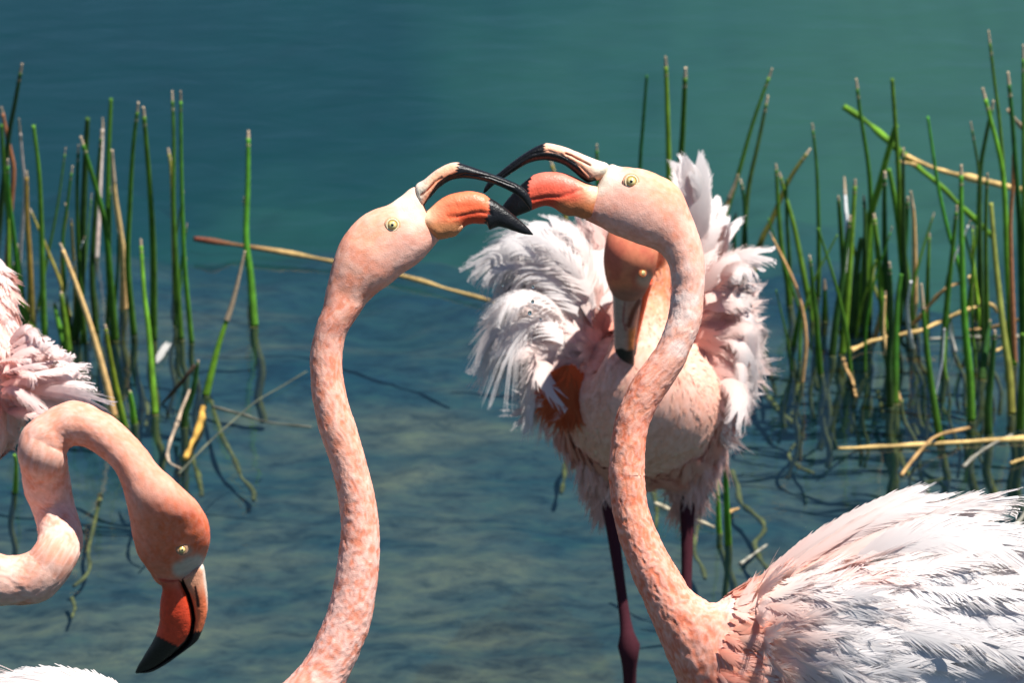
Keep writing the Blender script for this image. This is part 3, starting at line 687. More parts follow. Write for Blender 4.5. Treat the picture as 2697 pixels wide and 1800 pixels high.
    low = pairs(Z2, [(1060, 480, 990, 745), (1000, 455, 930, 742), (930, 430, 860, 720), (850, 392, 795, 716), (770, 363, 740, 690), (690, 352, 690, 655), (610, 355, 640, 637), (550, 368, 585, 640), (490, 397, 530, 660), (430, 445, 470, 685), (370, 503, 400, 712), (320, 560, 345, 742), (275, 615, 300, 765), (235, 690, 250, 780), (212, 765, 216, 775)])
    lw = [32, 39, 39, 37, 36, 35, 34, 33, 31, 28, 25, 20, 14, 8, 2]
    def lcol(p, t, cs, pos):
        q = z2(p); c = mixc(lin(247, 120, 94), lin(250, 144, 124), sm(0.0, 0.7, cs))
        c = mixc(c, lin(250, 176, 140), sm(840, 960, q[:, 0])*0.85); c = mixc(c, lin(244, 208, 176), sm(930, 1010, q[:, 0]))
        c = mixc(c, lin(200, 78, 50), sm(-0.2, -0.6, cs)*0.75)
        c = mixc(c, lin(210, 136, 92), sm(660, 760, q[:, 0])*sm(540, 640, q[:, 1]))
        c = mixc(c, lin(190, 62, 40), 0.6*(1-sm(3, 14, poly_dist(q, [(850, 520), (740, 560), (620, 560), (520, 580)]))))
        edge = 478+7*np.sin(q[:, 1]*0.2)+22*sm(480, 640, q[:, 1])+26*sm(450, 395, q[:, 1])
        k = sm(5, -6, q[:, 0]-edge); k = np.maximum(k, sm(0.96, 0.985, cs)*sm(900, 960, q[:, 0]))
        return mixc(c, C_BLACK, k)
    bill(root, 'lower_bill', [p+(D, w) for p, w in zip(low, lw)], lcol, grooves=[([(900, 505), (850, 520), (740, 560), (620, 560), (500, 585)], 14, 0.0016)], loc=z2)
    cp = pairs(Z2, [(990, 590, 985, 640), (900, 570, 900, 660), (820, 575, 825, 665), (760, 595, 770, 655), (738, 615, 740, 632)])
    bill(root, 'chin_pad', [p+(D-0.0068, 8) for p in cp], lambda p, t, cs, pos: mixc(lin(204, 130, 88), lin(222, 158, 114), sm(-0.5, 0.6, cs)), 40, 24)
    make_eye(root, hv, 1240+1325/3.136, 340+433/3.136, 15.5)
    # body plumage
    rs = np.random.RandomState(15); mbp = MB()
    for k, t0, t1, Lm in ((2800, 0.59, 0.74, 0.020), (2600, 0.66, 0.86, 0.034), (1700, 0.74, 0.99, 0.055)):
        pos, nn, fl, t = s.sample(k, t0, t1, rs); c = col(proj(pos), t, np.zeros(k), pos)
        L = Lm*(1+rs.randn(k)*0.22); v = 1+rs.randn(k, 1)*0.05
        scatter(mbp, T_BODY, pos, nn, fl, L, L*0.30, np.clip(c*v, 0, 0.92), np.clip(mixc(c*v, C_WHITE, np.clip(0.35+rs.randn(k)*0.3, 0, 1)), 0, 0.93), np.full(k, 0.022), 0.0, rs, 0.22, soft=1.0, off=0.003)
    w = mbp.build('wing', M_PLUMAGE, root); tag(w, kind='stuff')
    F = lambda L: [tuple(x for p in Z5([(a, b), (c, d), (e, f)]) for x in p) for a, b, c, d, e, f in L]
    add = lambda g, per, d0, d1, wid, T, cb, ct, j=8, roll=0.25: add_feathers(w, fan(F(g), per, d0, d1, wid, T, cb, ct, rs, j, roll*0.6, sv=svb))
    wst = pairs(Z5, [(770, 800, 790, 850), (860, 680, 900, 1050), (980, 620, 980, 1200), (1200, 560, 1250, 1480), (1550, 520, 1600, 1640), (1950, 560, 2000, 1640), (2350, 700, 2350, 1480), (2650, 860, 2620, 1250), (2800, 1000, 2780, 1090)])
    sw = Sweep([p+(D-dq, wq) for p, dq, wq in zip(wst, [0.0, 0.018, 0.032, 0.043, 0.05, 0.05, 0.05, 0.05, 0.05], [8, 38, 66, 98, 122, 130, 116, 80, 30])], 420, 180); sw.displace(0.003, 14); sw.pebble(0.0030, 0.085, 0.020); sw.pebble(0.0011, 0.045, 0.0055)
    def wcol(p, t, cs, pos):
        r = z5(p); c = mixc(mottle(pos, lin(250, 204, 186), lin(252, 228, 218), 30), C_WHITE, sm(820, 1250, r[:, 0]))
        return mixc(c, lin(250, 170, 140), 0.6*blob(r*np.array([1, 2.2])-np.array([0, 0]), (1280, 560*2.2), 190, 0.7)*sm(0.40, 0.62, fbm(pos, 35, 2)))
    wm = MB(); wm.add(sw.verts(), sw.quads(), sw.vcol(wcol)); w = wm.build('wing', M_SKIN, root)
    mcv = MB()
    for T, k, t0, t1, Lm, wr, lf in ((T_BODY, 700, 0.05, 0.40, 0.034, 0.24, 0.03), (T_PLUME, 150, 0.2, 0.8, 0.085, 0.17, 0.02), (T_PLUME, 80, 0.45, 1.0, 0.13, 0.15, 0.03)):
        pos, nn, fl, t = sw.sample(k, t0, t1, rs); c = wcol(proj(pos), t, None, pos); L = Lm*(1+rs.randn(k)*0.18); v = 1-np.abs(rs.randn(k, 1))*0.03
        scatter(mcv, T, pos, nn, fl, L, L*wr, np.clip(c*v, 0, 0.92), np.clip(mixc(c, C_WHITE, np.full(k, 0.6))*v, 0, 0.93), np.full(k, lf), 0.0, rs, 0.10, soft=1.0, off=0.001)
    o = mcv.build('covert_plumage', M_COVERT, root); tag(o, kind='stuff')
    F = lambda L: [tuple(x for p in Z5([(a, b), (c, d), (e, f)]) for x in p) for a, b, c, d, e, f in L]
    add = lambda g, per, d0, d1, wid, T, cb, ct, j=8, roll=0.12: add_feathers(w, fan(F(g), per, d0, d1, wid, T, cb, ct, rs, j, roll, dj=0.008))
    # raised scapular plumes along the back
    add([(760, 680, 1150, 400, 1745, 97), (800, 690, 1300, 345, 1700, 130), (850, 690, 1350, 335, 1900, 123), (900, 690, 1400, 330, 1800, 160)], 3, D+0.03, D+0.03, 40, T_LONG, C_PALE, C_WHITE, 5)
    add([(900, 690, 1500, 345, 2150, 145), (960, 690, 1550, 350, 2120, 165), (1000, 700, 1500, 400, 1960, 215), (1030, 720, 1500, 450, 1940, 290), (1060, 740, 1500, 500, 1880, 330)], 7, D+0.02, D+0.01, 66, T_LONG+T_PLUME[:1], C_PALE, C_WHITE, 8)
    add([(1200, 690, 1700, 430, 2270, 345), (1250, 700, 1750, 450, 2330, 420), (1250, 720, 1850, 490, 2480, 560), (1250, 750, 1850, 550, 2560, 700), (1250, 790, 1900, 640, 2600, 860)], 7, D-0.02, D-0.03, 90, T_LONG, C_WHITE, C_WHITE, 12)
    return root
flamingo_right()

# ---------------- preening flamingo behind, facing the camera
def flamingo_back():
    D0 = 0.70
    root = empty('flamingo', P(1700, 1250, 5.72+D0)*np.array([1, 1, 0]))
    tag(root, 'pale flamingo behind, facing us with ruffled white wings and bill tucked down to its breast', 'flamingo', 'flamingos')
    def S(cx, cy, d, hw, w): return tuple(Z4([(cx-hw, cy), (cx+hw, cy)])[0])+tuple(Z4([(cx-hw, cy), (cx+hw, cy)])[1])+(d+D0, w/1.6675)
    st = [S(690, 655, 6.09, 58, 50), S(691, 610, 6.065, 74, 66), S(694, 550, 6.03, 100, 92), S(700, 480, 6.0, 117, 112), S(708, 415, 5.995, 120, 118), S(722, 362, 6.05, 114, 108), S(742, 345, 6.11, 106, 98), S(762, 385, 6.17, 100, 92),
          S(772, 460, 6.21, 100, 92), S(772, 550, 6.22, 104, 94), S(765, 660, 6.22, 112, 98), S(755, 780, 6.2, 126, 105), S(750, 880, 6.18, 150, 120), S(752, 970, 6.17, 200, 160), S(755, 1040, 6.19, 265, 230), S(757, 1085, 6.24, 330, 305),
          S(760, 1100, 6.32, 385, 355), S(768, 1080, 6.42, 405, 375), S(775, 1020, 6.55, 380, 350), S(790, 900, 6.7, 260, 240), S(800, 760, 6.85, 70, 70)]
    s = Sweep(st, 460, 100); s.displace(np.where(s.t < 0.5, 0.001, 0.009), 15); s.pebble(0.0006*sm(0.22, 0.32, s.t), 0.009, 0.005); s.peb = 0.5+(s.peb-0.5)*sm(0.22, 0.32, s.t)
    def col(p, t, cs, pos):
        q = z4(p); c = mottle(pos, lin(236, 140, 130), lin(244, 172, 164), 40)
        nk = sm(0.62, 0.50, t); c = mixc(c, mixc(lin(246, 164, 120), lin(248, 190, 168), sm(550, 850, q[:, 1])), nk)
        hd = sm(0.30, 0.24, t); c = mixc(c, mottle(pos, lin(226, 112, 66), lin(242, 142, 92), 60), hd)
        grey = sm(570, 630, q[:, 1])*hd
        c = mixc(c, lin(120, 100, 92), grey*0.7)
        c = mixc(c, lin(228, 200, 178), 0.7*blob(q, (762, 560), 34, 0.5)*hd)
        low = sm(1150, 1400, q[:, 1])*sm(0.5, 0.6, t)
        c = mixc(c, lin(236, 170, 156), low)
        return c
    b = MB(); b.add(s.verts(), s.quads(), s.vcol(col))
    dl = 6.34+D0; LC = lin(72, 36, 44)
    k1, h1 = P(1657, 1712, dl), P(1592, 1235, dl); f1 = np.array([k1[0]+0.012, k1[1]+0.06, -0.18])
    h2, k2 = P(1812, 1235, dl+0.03), P(1806, 1705, dl+0.03); f2 = np.array([k2[0]-0.02, k2[1]+0.06, -0.18])
    legs(b, [h1, h2], [k1, k2], [f1, f2], LC, (0.016, 0.0095, 0.0088, 0.018, 0.010, 0.0088))
    b.build('body', M_SKIN, root)
    hv = s.v[:150].reshape(-1, 3)
    down(root, s, 2500, lambda t: 0.007+0.008*sm(0.4, 0.6, t), 0.3, col, 0.24, 0.58, 0.06, 0.0, 0.06, 0.3, C_PINK, 'neck_down', seed=23, cl=0.2)
    # bill: grey culmen, pink side, black line of the gape and black tip
    up = pairs(Z4, [(622, 610, 752, 600), (623, 650, 752, 640), (625, 700, 745, 690), (627, 760, 735, 755), (629, 820, 724, 825), (633, 870, 720, 875), (655, 905, 719, 905), (690, 925, 718, 925), (712, 935, 717, 936)])
    dep = [6.05, 6.062, 6.074, 6.086, 6.098, 6.108, 6.114, 6.118, 6.12]
    def ucol(p, t, cs, pos):
        q = zc(p); c = mixc(lin(198, 168, 154), lin(216, 150, 128), sm(540, 640, q[:, 0]))
        c = mixc(c, lin(200, 186, 172), sm(900, 640, q[:, 1])*0.5)
        c = mixc(c, lin(226, 140, 84), sm(590, 625, q[:, 0]+(1000-q[:, 1])*0.25*0)*sm(1000, 1090, q[:, 1]))
        c = mixc(c, lin(130, 58, 38), 0.9*(1-sm(14, 36, poly_dist(q, [(720, 760), (660, 860), (610, 1010)]))))
        c = mixc(c, lin(170, 80, 74), 0.7*(1-sm(6, 16, poly_dist(q, [(570, 780), (550, 950), (580, 1060)]))))
        c = mixc(c, C_BLACK, sm(0.86, 0.93, -cs)*sm(700, 800, q[:, 1]))
        return mixc(c, C_BLACK, sm(1235, 1262, q[:, 1]-0.10*(q[:, 0]-460)+10*np.sin(q[:, 0]*0.05)))
    bill(root, 'upper_bill', [p+(d+D0, w) for p, d, w in zip(up, dep, [26, 30, 28, 26, 24, 20, 15, 9, 2])], ucol, expo=0.8)
    low = pairs(Z4, [(680, 590, 800, 560), (680, 640, 783, 620), (680, 700, 766, 690), (680, 770, 748, 765), (680, 830, 734, 830), (685, 880, 727, 880), (700, 920, 722, 920)])
    bill(root, 'lower_bill', [p+(d+D0+0.022, w) for p, d, w in zip(low, [6.05, 6.062, 6.075, 6.088, 6.1, 6.108, 6.114], [26, 28, 27, 25, 22, 16, 6])],
         lambda p, t, cs, pos: mixc(mixc(lin(240, 104, 58), lin(246, 130, 80), sm(0.3, 0.9, t)), C_BLACK, sm(0.72, 0.8, t)))
    make_eye(root, hv, 1500+760/3.92, 600+468/3.92, 8.5, nrm=(-AF+AX*0.75)/np.linalg.norm(-AF+AX*0.75), skin=lin(206, 120, 80))
    # breast and flank plumage
    rs = np.random.RandomState(25); mbp = MB()
    for k, t0, t1, Lm in ((2200, 0.52, 0.75, 0.034), (1300, 0.62, 0.99, 0.036)):
        pos, nn, fl, t = s.sample(k, t0, t1, rs); c = col(proj(pos), t, np.zeros(k), pos)
        fl2 = fl*0.9+np.array([0, 0, -0.6]); fl2 -= nn*(fl2*nn).sum(1)[:, None]; fl2 /= np.linalg.norm(fl2, axis=1)[:, None]+1e-9
        L = Lm*(1+rs.randn(k)*0.22); v = 1+rs.randn(k, 1)*0.05
        scatter(mbp, T_BODY, pos, nn, fl2, L, L*0.34, np.clip(c*v, 0, 0.9), np.clip(mixc(c*v, C_PINK, np.clip(0.4+rs.randn(k)*0.3, 0, 1)), 0, 0.92), np.full(k, 0.022), 0.0, rs, 0.22, soft=1.0, off=0.003)
    pos, nn, fl, t = s.sample(700, 0.56, 0.74, rs); pj = proj(pos); keep = (np.abs(z4(pj)[:, 0]-760) > 190) & (z4(pj)[:, 1] < 1260); pos, nn = pos[keep], nn[keep]; k = len(pos)
    f2 = np.sign(pos[:, :1]-P(*Z4([(760, 1000)])[0], 6.9)[0])*AX[None]*0.8+np.array([0, 0.3, -0.5]); f2 = f2-nn*(f2*nn).sum(1)[:, None]; f2 /= np.linalg.norm(f2, axis=1)[:, None]+1e-9
    cc = mottle(pos, lin(246, 188, 176), lin(251, 222, 214), 40)
    scatter(mbp, T_PLUME, pos, nn, f2, 0.042*(1+rs.randn(k)*0.2), np.full(k, 0.011), cc, np.clip(mixc(cc, C_WHITE, np.full(k, 0.5)), 0, 0.92), np.full(k, 0.12), 0.08, rs, 0.3, soft=0.9, off=0.003)
    # thigh feathers over the tops of the legs
    for h in (h1, h2):
        k = 170; a = rs.rand(k)*2*np.pi; zz = rs.rand(k)
        r0 = 0.055*(1-zz)**1.3+0.012*zz; nn = np.stack([np.cos(a), np.sin(a), 0.15+0*a], 1); nn /= np.linalg.norm(nn, axis=1)[:, None]
        pos = h+np.stack([np.cos(a)*r0, np.sin(a)*r0, 0.055-zz*0.10], 1)
        fl = np.stack([-np.cos(a)*0.25, -np.sin(a)*0.25, -np.ones(k)], 1); fl -= nn*(fl*nn).sum(1)[:, None]; fl /= np.linalg.norm(fl, axis=1)[:, None]
        cc = np.tile(lin(244, 206, 194), (k, 1))*(1+rs.randn(k, 1)*0.06)
        scatter(mbp, T_BODY, pos, nn, fl, 0.034*(1+rs.randn(k)*0.2), np.full(k, 0.009), cc, cc, np.full(k, 0.08), 0.1, rs, 0.2)
    o = mbp.build('breast_plumage', M_PLUMAGE, root); tag(o, kind='stuff')
    Dw = 6.30+D0
    F = lambda L: [tuple(x for p in Z4([(a, b), (c, d), (e, f)]) for x in p) for a, b, c, d, e, f in L]
    def wing(name, pts, guides, flip):
        ws_ = [tuple(Z4([(a, b)])[0])+tuple(Z4([(c, d)])[0])+(Dw+dd, w/1.6675) for a, b, c, d, dd, w in pts]
        sw = Sweep(ws_, 90, 40); sw.displace(0.006, 30)
        wc = lambda p, t, cs, pos: mottle(pos, lin(248, 214, 202), lin(250, 236, 230), 30)
        wb_ = MB(); wb_.add(sw.verts(), sw.quads(), sw.vcol(wc)); wo_ = wb_.build('wing', M_SKIN, root)
        hub = P(*Z4([flip])[0], Dw-0.02); k = 420; pos, nn, fl, t = sw.sample(k, 0.0, 1.0, rs)
        f2 = (pos-hub)*np.array([1, 0.6, 1.0])+np.array([0, 0, -0.01]); f2 -= nn*(f2*nn).sum(1)[:, None]; f2 /= np.linalg.norm(f2, axis=1)[:, None]+1e-9
        c = mottle(pos, lin(249, 206, 192), lin(252, 234, 228), 30); L = 0.052*(1+rs.randn(k)*0.2); mcv = MB()
        scatter(mcv, T_PLUME, pos, nn, f2, L, L*0.26, c, np.clip(mixc(c, C_WHITE, np.full(k, 0.75)), 0, 0.93), np.full(k, 0.16), 0.1, rs, 0.22, soft=0.7)
        o = mcv.build('covert_plumage', M_FEATHER, root); tag(o, kind='stuff')
        return wo_, sw
    # image-left wing
    wo_, sw = wing('wing', [(470, 560, 600, 420, 0.03, 40), (380, 640, 620, 600, 0.02, 70), (330, 740, 600, 780, 0.0, 95), (320, 840, 570, 900, -0.02, 105), (330, 920, 530, 980, -0.03, 95), (350, 1010, 520, 1050, -0.03, 70), (410, 1090, 490, 1090, -0.01, 30)], None, (600, 900))
    add_feathers(wo_, fan(F([(600, 700, 575, 480, 600, 350), (560, 720, 470, 450, 330, 245), (540, 740, 400, 450, 240, 350), (520, 760, 300, 440, 45, 350), (500, 790, 300, 470, 60, 430), (500, 800, 330, 540, 180, 500), (480, 820, 300, 580, 170, 570)]), 5, Dw-0.02, Dw, 84, T_PLUME, C_WHITE, C_WHITE, rs, 12, 0.25))
    add_feathers(wo_, fan(F([(480, 820, 300, 600, 180, 575), (480, 850, 250, 650, 75, 720), (470, 870, 220, 690, 50, 870), (480, 880, 250, 770, 105, 830), (480, 900, 270, 830, 155, 860), (470, 920, 280, 890, 225, 1030), (450, 930, 330, 950, 300, 1060)]), 5, Dw-0.04, Dw-0.02, 84, T_PLUME, C_PALE, C_WHITE, rs, 12, 0.25))
    add_feathers(wo_, fan(F([(560, 640, 470, 430, 380, 260), (520, 700, 300, 430, 70, 360), (480, 760, 280, 560, 140, 520), (450, 800, 230, 620, 60, 760), (440, 840, 220, 720, 60, 850), (440, 880, 250, 820, 190, 960)]), 3, Dw-0.05, Dw-0.045, 90, T_WISP, C_WHITE, C_WHITE, rs, 22, 0.3))
    # rusty orange patch at the bend of the wing
    mo = MB(); k = 240; u = rs.rand(k); v_ = rs.rand(k)
    aa = u*2*np.pi; ppx = 432+np.cos(aa)*74*np.sqrt(v_); ppy = 1015+np.sin(aa)*80*np.sqrt(v_); u = (ppx-340)/184
    pos = np.array([P(*Z4([(a, b_)])[0], Dw-0.09-0.015*math.sin(math.pi*uu)) for a, b_, uu in zip(ppx, ppy, u)])
    nn = np.tile(-AF, (k, 1))+AX*(u-0.6)[:, None]*1.2; nn /= np.linalg.norm(nn, axis=1)[:, None]
    fl = np.tile(-AU, (k, 1))-AX*0.35; fl = fl-nn*(fl*nn).sum(1)[:, None]; fl /= np.linalg.norm(fl, axis=1)[:, None]
    cc = mixc(lin(208, 104, 62), lin(230, 138, 94), rs.rand(k)); cc = mixc(cc, lin(245, 130, 80), ((ppx > 430) & (ppy < 985))*1.0)
    scatter(mo, T_BODY, pos, nn, fl, 0.028*(1+rs.randn(k)*0.2), np.full(k, 0.009), cc, cc*0.92, np.full(k, 0.08), 0.1, rs, 0.3)
    oo = mo.build('wing_bend', M_PLUMAGE, root); tag(oo, 'rusty orange feather patch at the bend of the wing', kind='stuff')
    # image-right wing
    wo2, sw2 = wing('wing', [(900, 420, 1020, 480, 0.06, 50), (880, 560, 1060, 560, 0.05, 85), (880, 700, 1105, 680, 0.03, 105), (890, 840, 1135, 800, 0.01, 110), (920, 960, 1135, 930, 0.0, 100), (950, 1060, 1115, 1050, 0.0, 80), (990, 1140, 1090, 1140, 0.02, 50), (1030, 1190, 1070, 1190, 0.04, 20)], None, (880, 820))
    add_feathers(wo2, fan(F([(940, 500, 950, 260, 935, 70), (960, 500, 985, 260, 970, 52), (975, 510, 1010, 300, 1000, 110), (980, 520, 1030, 380, 1085, 255), (1000, 560, 1090, 440, 1160, 360)]), 3, Dw+0.05, Dw+0.06, 62, T_LONG, C_WHITE, C_WHITE, rs, 8, 0.3))
    add_feathers(wo2, fan(F([(1020, 600, 1150, 470, 1270, 440), (1025, 620, 1150, 500, 1235, 480), (1030, 650, 1150, 560, 1200, 560), (1030, 700, 1170, 640, 1235, 690), (1040, 780, 1200, 760, 1262, 850), (1040, 850, 1190, 860, 1245, 980), (1040, 900, 1180, 950, 1212, 1120), (1040, 980, 1150, 1050, 1180, 1180)]), 6, Dw-0.01, Dw-0.0, 76, T_PLUME, C_PALE, C_WHITE, rs, 12, 0.2))
    return root
flamingo_back()

# ---------------- drinking flamingo at the left edge, neck in an S
def flamingo_left():
    root = empty('flamingo', P(-200, 1300, 6.1)*np.array([1, 1, 0]))
    tag(root, 'orange pink flamingo at the left edge, neck curled in an S, closed bill pointing down', 'flamingo', 'flamingos')
    H = pairs(Z3, [(1035, 985, 880, 1075), (1048, 940, 815, 1050), (1070, 880, 765, 980), (1085, 820, 712, 900), (1078, 745, 684, 815), (1045, 680, 668, 720), (1000, 625, 655, 640), (945, 565, 640, 580), (880, 500, 622, 530), (810, 435, 600, 485), (750, 355, 570, 445), (680, 280, 530, 408), (605, 210, 490, 378), (530, 165, 452, 354), (450, 125, 425, 345), (370, 110, 400, 342), (290, 135, 382, 344),
                   (220, 178, 362, 352), (160, 218, 350, 370), (112, 272, 342, 395), (96, 340, 340, 430), (108, 425, 348, 475), (116, 520, 364, 545), (130, 600, 377, 620), (165, 680, 400, 700), (188, 750, 424, 800), (196, 815, 420, 880), (180, 860, 385, 960), (150, 890, 330, 1060), (110, 905, 230, 1148), (55, 910, 100, 1165), (0, 900, -20, 1168)])
    st = []
    for k, p in enumerate(st_of(H, 5.62, 1.0)):
        r = 0.62 if k < 5 else (0.62+0.38*min(1, (k-5)/5))
        d = 5.62+(0.05 if 20 <= k <= 27 else 0)*math.sin((k-20)/7*math.pi) if k >= 20 else 5.62
        d += 0.06*sm(7, 0, k)-0.03*sm(0, 7, k)*sm(16, 8, k)
        st.append(p[:4]+(d, (p[5] if k < 14 else min(p[5], 62))*r))
    for ax, ay, bx, by, d, w in [(-70, 1440, -90, 1585, 5.64, 72), (-130, 1405, -170, 1560, 5.68, 76), (-160, 1360, -270, 1490, 5.73, 84), (-150, 1290, -335, 1380, 5.79, 100), (-80, 1230, -380, 1260, 5.84, 130), (-10, 1160, -430, 1160, 5.9, 190), (35, 1090, -465, 1090, 6.0, 215), (40, 1010, -470, 1010, 6.15, 205), (-20, 930, -430, 930, 6.32, 150), (-150, 850, -290, 850, 6.5, 50)]:
        st.append((ax, ay, bx, by, d, w))
    s = Sweep(st, 740, 108); s.displace(np.where(s.t < 0.6, 0.0012, 0.003), 45); s.pebble(0.0002+0.0006*sm(0.1, 0.25, s.t)); s.peb = 0.5+(s.peb-0.5)*(0.3+0.7*sm(0.1, 0.25, s.t))
    def col(p, t, cs, pos):
        q = z3(p); c = mottle(pos, lin(244, 180, 156), lin(249, 204, 186), 55)
        c = mixc(c, mottle(pos, lin(244, 186, 170), lin(250, 214, 204), 45), sm(0.35, 0.5, t))
        hd = sm(0.20, 0.15, t)
        c = mixc(c, lin(243, 150, 112), sm(0.26, 0.14, t)*0.6)
        c = mixc(c, mottle(pos, lin(241, 116, 60), lin(244, 128, 72), 60), hd*np.maximum.reduce([blob(q, (1010, 780), 140, 0.6), blob(q, (900, 820), 170, 0.8)*0.85]))
        c = mixc(c, lin(234, 128, 90), hd*0.6*sm(850, 950, q[:, 1])*sm(950, 800, q[:, 0]))
        c = mixc(c, lin(214, 206, 196), hd*np.maximum.reduce([blob(q, (985, 975), 62, 0.4), blob(q, (930, 980), 40, 0.5), blob(q, (1020, 940), 35, 0.6), blob(q, (960, 885), 28, 0.7)*0.7]))
        return c
    b = MB(); b.add(s.verts(), s.quads(), s.vcol(col))
    hip = [P(-260, 1230, 6.05), P(-170, 1230, 6.05)]; ft = [np.array([h[0], h[1]+0.03, -0.18]) for h in hip]
    legs(b, hip, [0.52*h+0.48*f+np.array([0, 0.03, 0]) for h, f in zip(hip, ft)], ft)
    b.build('body', M_SKIN, root); hv = s.v[:200].reshape(-1, 3)
    D = 5.61
    tom = [(930, 1025), (945, 1060), (972, 1115), (990, 1180), (998, 1240), (990, 1300), (960, 1355), (900, 1412), (830, 1465), (770, 1500), (705, 1517)]
    rt = [(1030, 940), (1052, 968), (1066, 1060), (1071, 1130), (1068, 1200), (1045, 1290), (1010, 1335), (935, 1405), (860, 1465), (780, 1512), (702, 1520)]
    lf = [(815, 1020), (838, 1080), (828, 1150), (824, 1210), (824, 1250), (806, 1318), (782, 1368), (752, 1415), (728, 1455), (712, 1482), (698, 1512)]
    def ucol(p, t, cs, pos):
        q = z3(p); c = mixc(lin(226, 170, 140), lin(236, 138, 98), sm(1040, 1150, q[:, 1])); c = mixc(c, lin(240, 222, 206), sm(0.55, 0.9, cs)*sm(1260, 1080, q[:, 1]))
        c = mixc(c, lin(60, 30, 26), 1-sm(5, 11, poly_dist(q, [(1008, 1075), (1018, 1120), (1024, 1170)])))
        c = mixc(c, C_BLACK, 1-sm(9, 14, poly_dist(q, tom)))
        return mixc(c, C_BLACK, sm(1292, 1306, q[:, 1]-0.18*(1045-q[:, 0])+3*np.sin(q[:, 0]*.4)))
    bill(root, 'upper_bill', [tuple(Z3([a])[0])+tuple(Z3([c])[0])+(D+0.05+0.006*i_, w) for i_, a, c, w in zip(range(11), rt, tom, [26, 30, 31, 30, 29, 26, 23, 18, 13, 8, 2])], ucol)
    def lcol(p, t, cs, pos):
        q = z3(p); c = mixc(lin(214, 84, 50), lin(226, 92, 62), sm(1080, 1250, q[:, 1])); c = mixc(c, lin(206, 120, 90), sm(1110, 1050, q[:, 1])*0.8)
        c = mixc(c, C_BLACK, 1-sm(6, 10, poly_dist(q, tom)))
        return mixc(c, C_BLACK, sm(1316, 1330, q[:, 1]-0.5*(q[:, 0]-805)+3*np.sin(q[:, 0]*.3)))
    bill(root, 'lower_bill', [tuple(Z3([a])[0])+tuple(Z3([c])[0])+(D+0.05+0.006*i_, w) for i_, a, c, w in zip(range(11), tom, lf, [26, 32, 35, 36, 35, 31, 27, 20, 14, 8, 2])], lcol)
    make_eye(root, hv, 940/1.96, 1000+880/1.96, 11.0, nrm=(-AF+AX*0.15-AU*0.2)/np.linalg.norm(-AF+AX*0.15-AU*0.2), skin=lin(190, 150, 120))
    rs = np.random.RandomState(35); mbp = MB()
    for k, t0, t1, Lm in ((2600, 0.68, 0.99, 0.042),):
        pos, nn, fl, t = s.sample(k, t0, t1, rs); c = col(proj(pos), t, np.zeros(k), pos); L = Lm*(1+rs.randn(k)*0.22)
        scatter(mbp, T_BODY, pos, nn, fl, L, L*0.34, c, np.clip(mixc(c, C_PINK, np.full(k, 0.5)), 0, 0.92), np.full(k, 0.06), 0.0, rs, 0.3, soft=0.9, off=0.003)
    o = mbp.build('breast_plumage', M_PLUMAGE, root); tag(o, kind='stuff')
    Dw = 6.0
    ws_ = [(-120, 695, 8, 695, Dw+0.08, 30), (-150, 745, 24, 745, Dw+0.05, 55), (-160, 810, 36, 810, Dw+0.02, 70), (-150, 880, 54, 900, Dw, 80), (-120, 960, 85, 1000, Dw-0.02, 85), (-60, 1060, 60, 1080, Dw-0.02, 70), (0, 1140, 40, 1130, Dw, 30)]
    sw = Sweep(ws_, 90, 40); sw.displace(0.004, 40)
    wb_ = MB(); wb_.add(sw.verts(), sw.quads(), sw.vcol(lambda p, t, cs, pos: mottle(pos, lin(248, 196, 178), lin(250, 224, 216), 60))); wo_ = wb_.build('wing', M_SKIN, root)
    pos, nn, fl, t = sw.sample(1100, 0.0, 0.98, rs); k = len(pos); c = mottle(pos, lin(248, 200, 184), lin(251, 228, 222), 60); L = 0.020*(1+rs.randn(k)*0.2); mc = MB()
    scatter(mc, T_BODY, pos, nn, fl, L, L*0.4, c, np.clip(mixc(c, C_WHITE, np.full(k, 0.4)), 0, 0.92), np.full(k, 0.10), 0.0, rs, 0.25)
    o = mc.build('covert_plumage', M_PLUMAGE, root); tag(o, kind='stuff')
    g = [(20, 900, 60, 860, 75, 860), (30, 930, 100, 900, 150, 905), (35, 960, 120, 940, 185, 930), (35, 980, 140, 960, 225, 945), (35, 1010, 140, 990, 215, 985), (30, 1040, 140, 1020, 245, 1040), (20, 1070, 120, 1060, 230, 1080), (10, 1090, 90, 1085, 170, 1100)]
    add_feathers(wo_, fan(g, 5, Dw-0.055, Dw-0.06, 40, T_PLUME, lin(251, 222, 216), lin(252, 240, 238), rs, 10, 0.4))
    add_feathers(wo_, fan([(0, 940, 40, 930, 90, 930), (5, 970, 60, 960, 115, 965), (5, 1010, 60, 1000, 120, 1010), (0, 1050, 50, 1045, 105, 1060)], 6, Dw-0.075, Dw-0.085, 34, T_PLUME, lin(250, 212, 204), lin(251, 232, 228), rs, 10, 0.4))
    return root
flamingo_left()

